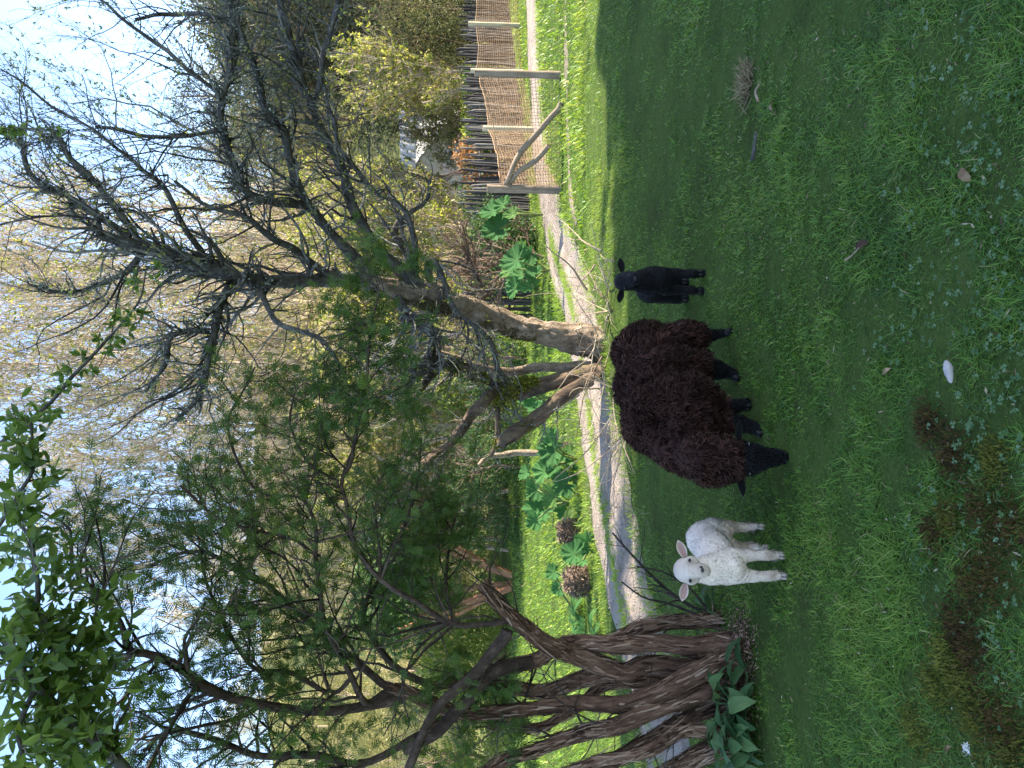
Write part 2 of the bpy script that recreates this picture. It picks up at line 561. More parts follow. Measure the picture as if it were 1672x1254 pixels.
Zr = hz(Q[..., 0], Q[..., 1]) + .012 + rut[None] - .06 * (np.abs(wv - .5) * 2)[None] ** 8 + .015 * fbm(np.concatenate([Q * 5, np.zeros(Q.shape[:2] + (1,))], -1), 60, 3)
V = np.concatenate([Q, Zr[..., None]], -1).reshape(-1, 3)
ix = np.arange(k * 17).reshape(k, 17)
F = np.stack([ix[:-1, :-1], ix[1:, :-1], ix[1:, 1:], ix[:-1, 1:]], -1).reshape(-1, 4)
link('gravel_track', mesh('gravel_track', [(V, F, .5)], M['gravel'], True), kind='structure')
# narrow gravel margin carrying on to the right in front of the netting
E0 = np.array([G(943, 360), G(932, 300), G(927, 200), G(924, 100), G(922, 0), G(921, -150)])[:, :2]
def strip(E, wd, n=60):
    s = spline(E, n)
    d = np.gradient(s, axis=0)
    nn = nrm(np.stack([-d[:, 1], d[:, 0]], 1))
    wq = wd * np.clip(.8 + 1.1 * vnoise(np.concatenate([s * 2.3, s[:, :1] * 0], 1), 71), .1, 2)
    s = s + nn * .12 * vnoise(np.concatenate([s * 1.4, s[:, :1] * 0], 1), 73)[:, None]
    L = [s + nn * wq[:, None] * q for q in (-.5, -.25, 0, .25, .5)]
    Q = np.stack(L, 1)
    z = hz(Q[..., 0], Q[..., 1]) + np.array([-.03, .008, .012, .008, -.03]) + .006 * vnoise(np.concatenate([Q * 9, Q[..., :1] * 0], -1), 3)
    V = np.concatenate([Q, z[..., None]], -1).reshape(-1, 3)
    ix = np.arange(n * 5).reshape(n, 5)
    return V, np.stack([ix[:-1, :-1], ix[1:, :-1], ix[1:, 1:], ix[:-1, 1:]], -1).reshape(-1, 4)
M['dirt'] = plain('dirt', (.20, .165, .125), .95, .1, 30, .4, .6, .01)
V, F = strip(E0, .24)
link('gravel_margin', mesh('gravel_margin', [(V, F, .5)], M['dirt'], True), kind='structure')

# loose stones
OCT = (np.array([[1, 0, 0], [-1, 0, 0], [0, 1, 0], [0, -1, 0], [0, 0, .7], [0, 0, -.7]], float), np.array([[0, 2, 4], [2, 1, 4], [1, 3, 4], [3, 0, 4], [2, 0, 5], [1, 2, 5], [3, 1, 5], [0, 3, 5]]))
n = 4500
i = rng.integers(15, 110, n)
u = rng.random(n)[:, None]
pp = an[i] * (1 - u) + af[i] * u + rng.normal(size=(n, 2)) * .06
pos = np.concatenate([pp, hz(pp[:, 0], pp[:, 1])[:, None] + .008], 1)
X, Y, Z = axes_from(rand_dirs(n))
sc_ = .004 + .010 * rng.random(n) ** 3
M['stone'] = bark_mat('loose_stone', [(.2, (.22, .19, .16)), (.5, (.33, .30, .26)), (.8, (.43, .40, .35))], 20, (1, 1, 1), .3, .004, rndmix=.6)
link('loose_gravel', mesh('loose_gravel', [stamp(*OCT, pos, X, Y, Z, sc_ )], M['stone']), kind='stuff', label='loose grey stones scattered over the gravel track')

# ------------------------------------------------------------------ grass
BL = (np.array([[-.5, 0, 0], [.5, 0, 0], [-.42, .38, .10], [.42, .38, .10], [-.25, .72, .38], [.25, .72, .38], [0, .98, .80]]),
      np.array([[0, 1, 3], [0, 3, 2], [2, 3, 5], [2, 5, 4], [4, 5, 6]]))
BL3 = (np.array([[-.5, 0, 0], [.5, 0, 0], [-.33, .55, .2], [.33, .55, .2], [0, 1, .7]]), np.array([[0, 1, 3], [0, 3, 2], [2, 3, 4]]))

def blades(n, Y0, Y1, hgt, wid, T=BL, pw=1.2, xl=.62, tone=0., lean=.5):
    Y = Y0 + (Y1 - Y0) * rng.random(n * 3)
    keep = rng.random(n * 3) < (Y / Y1) * np.minimum(1, (Y0 / Y) ** pw) / ((Y0 / Y1) if pw > 1 else 1) * 1.0
    Y = Y[keep][:n]
    X = (rng.random(len(Y)) * 2 - 1) * (xl * Y + .25)
    p = np.stack([X, Y, np.zeros_like(X)], 1)
    w_ = wear(X, Y)
    k = (~on_road(X, Y, .02 + .12 * vnoise(p * 3, 91))) & (rng.random(len(X)) > w_ * .75)
    X, Y, p, w_ = X[k], Y[k], p[k], w_[k]
    M_ = len(X)
    lush = fbm(p * 1.1, 41, 3)
    fine = vnoise(p * 7, 44)
    h = hgt * (.72 + .30 * (1 - sstep(2.5, 3.3, Y)) + .35 * sstep(6.3, 7.6, Y)) * (.6 + .65 * rng.random(M_) ** 1.3) * np.clip(1 + .32 * lush + .35 * fine + .55 * vnoise(p * 14, 45), .25, 2.4) * (1 - .45 * w_)
    az = rng.random(M_) * 2 * np.pi
    az = az + 1.2 * vnoise(p * 2.2, 46)
    ln = lean * (.3 + 1.0 * rng.random(M_))
    up = nrm(np.stack([np.cos(az) * ln, np.sin(az) * ln, np.ones(M_)], 1))
    fw = np.stack([np.cos(az), np.sin(az), -.2 * np.ones(M_)], 1)
    sd_ = nrm(np.cross(up, fw))
    fw = np.cross(sd_, up)
    rn = np.clip(.40 + .20 * lush + .14 * fine + .18 * vnoise(p * 20, 47) + tone + .18 * sstep(6.2, 8.5, Y) + rng.normal(size=M_) * .19, 0, .9)  # blades past the shade edge tinted yellower and lighter, sunlight put into their colour
    dead = rng.random(M_) < (.012 + .12 * w_)
    rn = np.where(dead, .95 + .05 * rng.random(M_), rn)
    pos = np.stack([X, Y, hz(X, Y) - .006], 1)
    wd = wid * (.7 + .6 * rng.random(M_))
    return stamp(*T, pos, sd_, up, fw, np.stack([wd, h, h * (.6 + .8 * rng.random(M_))], 1), rn)

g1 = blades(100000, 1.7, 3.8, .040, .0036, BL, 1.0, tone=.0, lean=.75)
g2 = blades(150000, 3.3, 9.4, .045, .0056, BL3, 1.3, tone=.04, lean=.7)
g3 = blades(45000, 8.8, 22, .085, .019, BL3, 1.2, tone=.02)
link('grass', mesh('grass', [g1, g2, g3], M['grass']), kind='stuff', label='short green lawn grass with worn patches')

# clover in the near corner and moss on the bare ground
def pick(n, ctr, sig):
    c = np.array([G(x, y)[:2] for x, y in ctr])
    s = np.array(sig)
    i = rng.integers(0, len(c), n)
    q = c[i] + rng.normal(size=(n, 2)) * s[i][:, None]
    return q, i
cl_px = [(1640, 300), (1600, 470), (1650, 620), (1600, 700), (1660, 780), (1640, 420), (1560, 60), (1660, 150), (1660, 900), (1530, 900), (1620, 1010), (1660, 1050), (1540, 480), (1640, 560), (1580, 210), (1500, 330), (1660, 480), (1660, 660), (1480, 560), (1580, 820)]
q, _ = pick(480, cl_px, [.10] * len(cl_px))
n = len(q)
hh = .012 + .03 * rng.random(n)
pos0 = np.concatenate([q, (hz(q[:, 0], q[:, 1]) + hh)[:, None]], 1)
a0 = rng.random(n) * 6.28
pt = []
CLV = (np.array([[0, 0, 0], [.42, .55, .10], [.3, .95, .04], [0, .86, -.04], [-.3, .95, .04], [-.42, .55, .10]]), np.array([[0, 1, 3], [1, 2, 3], [0, 3, 5], [3, 4, 5]]))
rr = rng.random(n)
tl = rng.normal(size=(n, 2)) * .3
for j in range(3):
    a = a0 + j * 2.094
    d = np.stack([np.cos(a), np.sin(a), tl[:, 0]], 1)
    X, Y, Z = axes_from(d, np.tile([[0, 0, 1.]], (n, 1)) + np.concatenate([tl, np.zeros((n, 1))], 1))
    pt.append(stamp(*CLV, pos0, X, Y, Z, .007 + .007 * rr, rr))
link('clover', mesh('clover', pt, M['clover']), kind='stuff', label='grey green clover leaves among the nearest grass')
ms_px = [(1520, 690), (1560, 740), (1630, 750), (1545, 1070), (1570, 1110), (1590, 1060), (1530, 1120), (1610, 830), (1530, 870), (1660, 860), (1590, 950), (1600, 1180), (1555, 845), (1640, 1180), (1625, 940), (1500, 1190), (1660, 1230), (1570, 1020)]
tone = np.array([.2, .2, .75, .85, .7, .2, .75, .3, .25, .3, .3, .65, .6, .25, .35, .7, .6, .15])
q, i = pick(9500, ms_px, [.035, .04, .03, .04, .04, .05, .04, .04, .035, .05, .05, .055, .035, .055, .05, .055, .055, .05])
n = len(q)
c = np.array([G(x, y)[:2] for x, y in ms_px])
dd = np.linalg.norm(q - c[i], axis=1)
hb = .026 * np.exp(-(dd / .06) ** 2) * (1 + .5 * vnoise(np.concatenate([q * 40, q[:, :1] * 0], 1), 4))
pos = np.concatenate([q, (hz(q[:, 0], q[:, 1]) + hb * .6)[:, None]], 1)
d = nrm(np.stack([rng.normal(size=n) * .7, rng.normal(size=n) * .7, np.ones(n)], 1))
X, Y, Z = axes_from(d)
link('moss', mesh('moss', [stamp(*DIA, pos, X, Y, Z, np.stack([.006 + .004 * rng.random(n), .012 + .014 * rng.random(n), np.full(n, .01)], 1), np.clip(tone[i] + rng.normal(size=n) * .15, 0, 1))], M['moss']), kind='stuff', label='brown and yellow moss cushions in the thin near grass')

Yl = 1.9 + 6 * rng.random(1500) ** 1.2
Xl = (rng.random(1500) * 2 - 1) * .6 * Yl
Xl, Yl = Xl[~on_road(Xl, Yl)], Yl[~on_road(Xl, Yl)]
n = len(Xl)
X, Y, Z = axes_from(nrm(rand_dirs(n) * [1, 1, .25]), np.tile([[0, 0, 1.]], (n, 1)) + rng.normal(size=(n, 3)) * .4)
M['flakes'] = leaf_mat('dead_flakes', [(0, (.07, .045, .03)), (.6, (.20, .13, .08)), (1, (.42, .34, .22))], .1, .8, .1)
link('lawn_litter', mesh('lawn_litter', [stamp(*DIA, np.stack([Xl, Yl, hz(Xl, Yl) + .008 + .014 * rng.random(n)], 1), X, Y, Z, np.stack([.004 + .010 * rng.random(n), .010 + .035 * rng.random(n) ** 2, np.full(n, .01)], 1))], M['flakes']), kind='stuff', label='bits of dead straw and leaf scattered in the lawn')
# grass strip and verge tufts between the ruts
n = 9000
i = rng.integers(22, 75, n)
u = np.clip(.52 + rng.normal(size=n) * .045, .3, .75)[:, None]
pp = an[i] * (1 - u) + af[i] * u + rng.normal(size=(n, 2)) * .03
k = vnoise(np.concatenate([pp * 1.3, pp[:, :1] * 0], 1), 99) > -.35
pp = pp[k]
n = len(pp)
edge = rng.random(7000)
ie = rng.integers(12, 120, 7000)
pe = np.where(edge[:, None] < .5, an[ie], af[ie]) + rng.normal(size=(7000, 2)) * [.12, .10]
pe = pe[vnoise(np.concatenate([pe * 2.2, pe[:, :1] * 0], 1), 98) > -.25]
pp = np.concatenate([pp, pe])
n = len(pp)
az = rng.random(n) * 6.28
up = nrm(np.stack([np.cos(az) * .5, np.sin(az) * .5, np.ones(n)], 1))
X, Y, Z = axes_from(up)
tuft = stamp(*BL3, np.concatenate([pp, hz(pp[:, 0], pp[:, 1])[:, None]], 1), X, Y, Z, np.stack([np.full(n, .008), .04 + .05 * rng.random(n), np.full(n, .04)], 1), np.clip(.75 + rng.normal(size=n) * .1, 0, .9))
link('track_grass', mesh('track_grass', [tuft], M['grass']), kind='stuff', label='bright grass strip growing between the wheel ruts')

# ------------------------------------------------------------------ surface nets for the animals
def sdf_eval(prims, lo, hi, h):
    ax = [np.arange(lo[i], hi[i] + h, h, dtype=np.float32) for i in range(3)]
    p = np.stack(np.meshgrid(*ax, indexing='ij'), -1)
    d = None
    for pr in prims:
        a, ra, b_, rb, kk = pr
        a, b_ = np.asarray(a, np.float32), np.asarray(b_, np.float32)
        ab = b_ - a
        t_ = np.clip(((p - a) @ ab) / max(float(ab @ ab), 1e-9), 0, 1)
        e_ = np.linalg.norm(p - a - t_[..., None] * ab, axis=-1) - (ra + (rb - ra) * t_)
        if d is None:
            d = e_
        else:
            hh_ = np.clip(.5 + .5 * (d - e_) / kk, 0, 1)
            d = d * (1 - hh_) + e_ * hh_ - kk * hh_ * (1 - hh_)
    return d, ax

def surface_net(d, ax):
    nx, ny, nz = d.shape
    s = d < 0
    c = [(a, b_, e_) for a in (0, 1) for b_ in (0, 1) for e_ in (0, 1)]
    def cor(a, A=d):
        return A[a[0]:nx - 1 + a[0], a[1]:ny - 1 + a[1], a[2]:nz - 1 + a[2]]
    cnt = sum(cor(a, s).astype(int) for a in c)
    act = (cnt > 0) & (cnt < 8)
    I = np.argwhere(act)
    vid = -np.ones(act.shape, np.int64)
    vid[act] = np.arange(len(I))
    acc = np.zeros((len(I), 3))
    num = np.zeros(len(I))
    vals = {a: cor(a)[act] for a in c}
    for a in c:
        for ax_ in range(3):
            if a[ax_] == 0:
                b_ = list(a)
                b_[ax_] = 1
                b_ = tuple(b_)
                va, vb = vals[a], vals[b_]
                x_ = (va < 0) != (vb < 0)
                t_ = np.where(x_, va / np.where(x_, va - vb, 1), 0)
                pt_ = np.tile(np.array(a, float), (len(I), 1))
                pt_[:, ax_] += t_
                acc[x_] += pt_[x_]
                num[x_] += 1
    V = I + acc / num[:, None]
    h = ax[0][1] - ax[0][0]
    V = V * h + np.array([ax[0][0], ax[1][0], ax[2][0]])
    Fs = []
    for ax_ in range(3):
        sl0 = [slice(None)] * 3
        sl1 = [slice(None)] * 3
        sl0[ax_] = slice(0, -1)
        sl1[ax_] = slice(1, None)
        A, B = s[tuple(sl0)], s[tuple(sl1)]
        E = np.argwhere(A != B)
        u_, v_ = (ax_ + 1) % 3, (ax_ + 2) % 3
        ok = (E[:, u_] > 0) & (E[:, v_] > 0) & (E[:, u_] < d.shape[u_] - 1) & (E[:, v_] < d.shape[v_] - 1)
        E = E[ok]
        flip = A[tuple(E.T)]
        q_ = []
        for du, dv in ((-1, -1), (0, -1), (0, 0), (-1, 0)):
            e_ = E.copy()
            e_[:, u_] += du
            e_[:, v_] += dv
            q_.append(vid[tuple(e_.T)])
        q_ = np.stack(q_, 1)
        q_[~flip] = q_[~flip][:, ::-1]
        Fs.append(q_)
    return V, np.concatenate(Fs)

def smooth_v(V, F, it=2):
    for _ in range(it):
        acc = np.zeros_like(V)
        n_ = np.zeros(len(V))
        for k_ in range(4):
            np.add.at(acc, F[:, k_], V[F[:, (k_ + 1) % 4]] + V[F[:, (k_ + 3) % 4]])
            np.add.at(n_, F[:, k_], 2)
        V = V * .4 + .6 * acc / n_[:, None]
    return V

def vnormals(V, F):
    fn = np.cross(V[F[:, 2]] - V[F[:, 0]], V[F[:, 3]] - V[F[:, 1]])
    N_ = np.zeros_like(V)
    for k_ in range(4):
        np.add.at(N_, F[:, k_], fn)
    return nrm(N_)

def body(prims, h, sm=2):
    a = np.array([q for pr in prims for q in (np.array(pr[0]) - pr[1], np.array(pr[2]) - pr[3])])
    b_ = np.array([q for pr in prims for q in (np.array(pr[0]) + pr[1], np.array(pr[2]) + pr[3])])
    d, ax = sdf_eval(prims, a.min(0) - 4 * h, b_.max(0) + 4 * h, h)
    V, F = surface_net(d, ax)
    V = smooth_v(V, F, sm)
    return V, F

def fibres(V, F, N_, n, mask, ln, wid, dirf, clumps=0, clump=.7, curl=.0, seg=3, wave=.2, rnd=(.5, .25)):
    """wool locks: thin tapered strips rooted on the surface"""
    fc = V[F].mean(1)
    ar = np.linalg.norm(np.cross(V[F[:, 2]] - V[F[:, 0]], V[F[:, 3]] - V[F[:, 1]]), axis=1)
    w_ = ar * mask(fc)
    fi = rng.choice(len(F), n, p=w_ / w_.sum())
    a, b_ = rng.random((2, n, 1))
    q = V[F[fi]]
    root = (q[:, 0] * (1 - a) + q[:, 1] * a) * (1 - b_) + (q[:, 3] * (1 - a) + q[:, 2] * a) * b_
    nn = nrm(N_[F[fi]].mean(1))
    d = nrm(dirf(root, nn) + rng.normal(size=(n, 3)) * .22)
    L = ln(root) * (.65 + .5 * rng.random(n))
    tip = root + d * L[:, None]
    rn = np.clip(rnd[0] + rng.normal(size=n) * rnd[1] + .22 * vnoise(root * 8, 31) + .12 * vnoise(root * 19, 32), 0, 1)
    if clumps:
        ci = rng.choice(n, clumps, replace=False)
        kd = kdtree.KDTree(clumps)
        for k_, c_ in enumerate(ci):
            kd.insert(root[c_], k_)
        kd.balance()
        own = np.array([kd.find(r_)[1] for r_ in root])
        ct = tip[ci] + rng.normal(size=(clumps, 3)) * .010
        tip = tip * (1 - clump) + ct[own] * clump
        crn = rng.normal(size=clumps) * .2
        rn = np.clip(rn + crn[own], 0, 1)
    mid = (root + tip) / 2 + nn * (L * .12)[:, None] + rng.normal(size=(n, 3)) * (L * wave * .3)[:, None]
    side = nrm(np.cross(tip - root, rng.normal(size=(n, 3))))
    ts = np.linspace(0, 1, seg + 1)
    rows = []
    for k_, t_ in enumerate(ts):
        c_ = root * (1 - t_) ** 2 + mid * 2 * t_ * (1 - t_) + tip * t_ ** 2
        if curl:
            c_ = c_ + side * (np.sin(t_ * 7 + rn * 9) * curl * t_)[:, None]
        ww = wid * (1 - .55 * t_)
        rows += [c_ - side * ww, c_ + side * ww] if k_ < seg else [c_]
    Vf = np.stack(rows, 1)
    K = 2 * seg + 1
    T_ = []
    for k_ in range(seg - 1):
        T_ += [[2 * k_, 2 * k_ + 1, 2 * k_ + 3], [2 * k_, 2 * k_ + 3, 2 * k_ + 2]]
    T_.append([2 * seg - 2, 2 * seg - 1, 2 * seg])
    Ff = (np.array(T_)[None] + (np.arange(n) * K)[:, None, None]).reshape(-1, 3)
    return (Vf.reshape(-1, 3), Ff, np.repeat(rn, K)), np.repeat(nn, K, 0)

def ellipsoid(c, X, Y, Z, r, nu=14, nv=9, rnd=.5):
    u_ = np.linspace(0, 2 * np.pi, nu, endpoint=False)
    v_ = np.linspace(0, np.pi, nv)
    U_, W_ = np.meshgrid(u_, v_, indexing='ij')
    s = np.stack([np.cos(U_) * np.sin(W_) * r[0], np.sin(U_) * np.sin(W_) * r[1], np.cos(W_) * r[2]], -1)
    V = np.asarray(c) + s[..., :1] * X + s[..., 1:2] * Y + s[..., 2:] * Z
    ix = np.arange(nu * nv).reshape(nu, nv)
    F = np.stack([ix[:, :-1], np.roll(ix, -1, 0)[:, :-1], np.roll(ix, -1, 0)[:, 1:], ix[:, 1:]], -1).reshape(-1, 4)
    return (V.reshape(-1, 3), F, rnd)

def ear_mesh(base, tip, wide, face, cup=.35, thick=.004):
    """a cupped leaf-shaped ear with thickness; face = direction its hollow looks"""
    base, tip, face = map(lambda v: np.asarray(v, float), (base, tip, face))
    ax_ = tip - base
    L = np.linalg.norm(ax_)
    ax_ /= L
    sd_ = nrm(np.cross(ax_, face))
    fc = nrm(np.cross(sd_, ax_))
    ts = np.linspace(0, 1, 9)
    wq = np.array([.45, .68, .86, .97, 1, .93, .76, .48, .06]) * wide / 2
    ss = np.linspace(-1, 1, 7)
    front, back = [], []
    for t_, w_ in zip(ts, wq):
        for s_ in ss:
            hollow = -cup * w_ * (1 - s_ * s_) * (1 - .6 * t_)
            p_ = base + ax_ * (t_ * L) + sd_ * (s_ * w_) + fc * hollow - fc * (.10 * L * t_ * t_)
            front.append(p_)
            back.append(p_ - fc * thick * (1.2 - t_) * (1.02 - s_ * s_ * .9))
    A, B = np.array(front), np.array(back)
    ix = np.arange(63).reshape(9, 7)
    f = np.stack([ix[:-1, :-1], ix[1:, :-1], ix[1:, 1:], ix[:-1, 1:]], -1).reshape(-1, 4)
    rim = np.concatenate([ix[:, 0], ix[-1, 1:], ix[:-1, -1][::-1], ix[0, 1:-1][::-1]])
    R_ = np.stack([rim, np.roll(rim, -1), np.roll(rim, -1) + 63, rim + 63], 1)
    return A, B, f, R_

# wool and fur materials
def wool_mat(name, stops, rough=.9, sheen=.3, sheen_col=(1, 1, 1), ns=60, bs=.5, bd=.006, am=.5, trans=0):
    m, t, b, out = new_mat(name)
    n = noise_node(t, ns, 4, rough=.7)
    f = mixf(t, attr(t), n, am)
    c = ramp(t, f, stops)
    t.links.new(c, b.inputs['Base Color'])
    b.inputs['Roughness'].default_value = rough
    b.inputs['Specular IOR Level'].default_value = .12
    b.inputs['Sheen Weight'].default_value = sheen
    b.inputs['Sheen Roughness'].default_value = .5
    b.inputs['Sheen Tint'].default_value = (*sheen_col, 1)
    bump(t, b, n, bs, bd)
    return m
M['wool_dark'] = wool_mat('dark_brown_wool', [(.2, (.008, .004, .004)), (.5, (.042, .018, .015)), (.85, (.20, .085, .058))], .85, .14, (.75, .45, .35), 90)
M['fur_black'] = wool_mat('black_fur', [(.2, (.004, .004, .005)), (.8, (.011, .010, .011))], .75, .06, (.6, .6, .7), 140, .5, .003)
M['wool_white'] = wool_mat('cream_lamb_wool', [(.1, (.70, .51, .40)), (.45, (.84, .66, .54)), (.8, (.90, .76, .64))], .95, .4, (1, .95, .9), 210, .4, .004)
M['fur_white'] = wool_mat('white_short_fur', [(.15, (.25, .17, .125)), (.45, (.50, .385, .30)), (.75, (.72, .59, .49))], .85, .15, (1, 1, 1), 120, .6, .004, am=.75)
M['ear_pink'] = wool_mat('pink_ear', [(.2, (.30, .16, .13)), (.8, (.50, .32, .27))], .7, .2, (1, .9, .9), 60, .3, .002)
M['eye'] = plain('dark_eye', (.006, .005, .005), .22, .5)
M['nose'] = plain('dark_nose', (.035, .028, .032), .45, .4, 90, .4, .4, .002)
M['hoof'] = plain('hoof_horn', (.36, .29, .24), .6, .3, 40, .4, .3, .002)
M['hoof_black'] = plain('black_hoof', (.008, .007, .007), .6, .3, 40, .4, .3, .002)

def fibre_obj(name, parts, nn, mat, parent, o):
    me = mesh(name, local([parts], o), mat, True)
    me.normals_split_custom_set_from_vertices([tuple(v) for v in nn])
    return link(name, me, parent)

def hoofs(feet, mat, parent, o, r=.02, fwd=(0, -1)):
    f = nrm(np.array([fwd[0], fwd[1], 0.]))
    s_ = np.array([f[1], -f[0], 0])
    for p_ in feet:
        g = []
        for q in (-1, 1):                          # cloven: two claws
            c = np.array([p_[0], p_[1], 0.012]) + s_ * q * r * .48 + f * r * .3
            g.append(ellipsoid(c, s_, f, np.array([0, 0, 1.]), (r * .5, r * .85, .022), 10, 7))
        link('hoof', mesh('hoof', local(g, o), mat, True), parent)

# ---------------- grazing black-brown sheep
o = np.array([*G(1225, 635)[:2], 0])
sheep = thing('sheep', 'grazing adult sheep with shaggy dark brown fleece and head down', 'sheep', o)
pr = lambda x, y, D, r, x2=None, y2=None, D2=None, r2=None, k=.06: (P(x, y, D), r, P(x2 if x2 else x, y2 if y2 else y, D2 if D2 else D), r2 if r2 else r, k)
fleece_pr = [
    pr(1052, 574, 4.22, .170, 1070, 600, 4.12, .185),
    pr(1072, 618, 4.04, .215, 1080, 640, 3.98, .210, k=.012),
    pr(1104, 560, 4.12, .118, 1098, 578, 4.08, .13, k=.03),
    pr(1098, 682, 3.82, .218, 1108, 702, 3.78, .198, k=.010),
    pr(1108, 692, 3.80, .195, 1118, 722, 3.72, .165, k=.04),
    pr(1120, 722, 3.74, .145, 1142, 738, 3.62, .11, k=.02),
    pr(1156, 745, 3.43, .112, 1168, 747, 3.42, .100, k=.004),
]
face_pr = [
    pr(1180, 747, 3.40, .086, 1222, 749, 3.38, .072, k=.02),
    pr(1222, 749, 3.38, .072, 1262, 747, 3.38, .038, k=.02),
    pr(1260, 747, 3.38, .038, 1277, 746, 3.385, .031, k=.015),
]
def leg(pts, k=.02):
    return [(P(*pts[i][:3]), pts[i][3], P(*pts[i + 1][:3]), pts[i + 1][3], k) for i in range(len(pts) - 1)]
leg_pr = (leg([(1120, 548, 4.12, .075), (1158, 548, 4.13, .034), (1176, 545, 4.15, .022), (1197, 541, 4.10, .019), (1203, 541, 4.10, .023)]) +
          leg([(1135, 598, 4.02, .09), (1170, 604, 4.03, .048), (1188, 608, 4.06, .029), (1206, 615, 4.0, .024), (1213, 617, 3.99, .028)]) +
          leg([(1160, 672, 3.85, .07), (1198, 664, 3.84, .034), (1216, 660, 3.83, .027), (1232, 661, 3.83, .024), (1236, 662, 3.82, .026)]) +
          leg([(1165, 690, 3.76, .07), (1205, 692, 3.74, .042), (1226, 697, 3.72, .030), (1248, 705, 3.68, .024), (1256, 707, 3.67, .028)]))
LOWLEG = [q_ for q_ in leg_pr if q_[1] < .06 and q_[3] < .05]
V, F = body(fleece_pr + face_pr + leg_pr, .011, 2)
N_ = vnormals(V, F)
ctr_face = np.array([P(1185, 747, 3.5), P(1285, 746, 3.42)])
def seg_d(p, a, b_):
    ab = b_ - a
    t_ = np.clip(((p - a) @ ab) / (ab @ ab), 0, 1)
    return np.linalg.norm(p - a - t_[:, None] * ab, axis=1)
def near_prims(p, prs, m):
    r = np.zeros(len(p), bool)
    for a, ra, b_, rb, kk in prs:
        ab = np.asarray(b_) - a
        t_ = np.clip(((p - a) @ ab) / max(ab @ ab, 1e-9), 0, 1)
        r |= np.linalg.norm(p - a - t_[:, None] * ab, axis=1) < (ra + (rb - ra) * t_) + m
    return r
def wool_mask(p):
    fl = near_prims(p, fleece_pr, .07)
    return fl.astype(float) * (~(near_prims(p, face_pr[1:], .012))) * (~near_prims(p, LOWLEG, .016)) + 1e-9
wm = wool_mask(V)
disp = (.026 * vnoise(V * 5.5, 15) + .018 * fbm(V * 9, 5, 2) + .016 * (.5 - np.abs(vnoise(V * 22, 7))) + .008 * vnoise(V * 50, 9)) * (wm > .5)
heading = nrm(P(1120, 722, 3.7) - P(1060, 567, 4.22))
for cpt, dp, bl_ in ((P(1085, 583, 4.0), .085, .036), (P(1100, 640, 3.80), .105, .052)):
    u_ = (V - cpt) @ heading + .03 * vnoise(V * 5, 77)
    disp = disp + (-dp * np.exp(-(u_ / .03) ** 2) + bl_ * np.exp(-((u_ - .07) / .045) ** 2)) * (wm > .5) * (1 - .75 * sstep(.58, .70, V[:, 2]))
V2 = V + N_ * disp[:, None]
me = mesh('body', local([(V2, F, np.where(wm > .5, .35, 0))], o), M['fur_black'], True)
me.materials.append(M['wool_dark'])
fm = (wm[F].mean(1) > .5).astype(np.int32)
me.polygons.foreach_set('material_index', fm)
link('body', me, sheep)
N2 = vnormals(V2, F)
heading = nrm(P(1120, 722, 3.7) - P(1060, 567, 4.22))
def wdir(r_, nn):
    tw = np.stack([vnoise(r_ * 6, 1), vnoise(r_ * 6, 2), vnoise(r_ * 6, 3)], 1)
    return nn * .75 + np.array([0, 0, -.45]) + tw * .55 - heading * .15
def wlen(r_):
    hd = np.linalg.norm(r_ - P(1165, 747, 3.52), axis=1) < .2
    return np.where(hd, .017, .027) * (1 + .35 * vnoise(r_ * 7, 12))
fp, fnn = fibres(V2, F, N2, 66000, wool_mask, wlen, .0014, wdir, 9000, .32, .004, 2, .7, (.45, .2))
fibre_obj('fleece', fp, fnn, M['wool_dark'], sheep, o)
leg_mask = lambda p: (wool_mask(p) < .5).astype(float) + 1e-9
fp, fnn = fibres(V2, F, N2, 9000, leg_mask, lambda r_: np.full(len(r_), .010), .0012, lambda r_, nn: nn * .6 + np.array([0, 0, -.8]), 0, seg=2)
fibre_obj('short_hair', fp, fnn, M['fur_black'], sheep, o)
camd = nrm(np.array([0, 0, 1.5]) - P(1200, 747, 3.5))
for bs_, tp in (((1205, 722, 3.35), (1211, 684, 3.34)), ((1207, 775, 3.35), (1217, 810, 3.33))):
    A, B, f, R_ = ear_mesh(P(*bs_), P(*tp), .058, camd * .5 + np.array([0, -.3, -.7]), .4)
    link('ear', mesh('ear', local([(np.concatenate([A, B]), np.concatenate([f, f[:, ::-1] + 63, R_]), .3)], o), M['fur_black'], True), sheep)
for ex in ((1224, 725, 3.335), (1225, 772, 3.335)):
    link('eye', mesh('eye', local([ellipsoid(P(*ex), cR, cF, cU, (.011, .008, .012))], o), M['eye'], True), sheep)
for ex in ((1283, 740, 3.36), (1283, 752, 3.36)):
    link('nostril', mesh('nostril', local([ellipsoid(P(*ex), cR, cF, cU, (.006, .004, .004))], o), M['eye'], True), sheep)
hoofs([P(1205, 541, 4.10), P(1214, 617, 3.99), P(1237, 662, 3.82), P(1257, 707, 3.67)], M['hoof_black'], sheep, o, .020, (-.5, -.8))

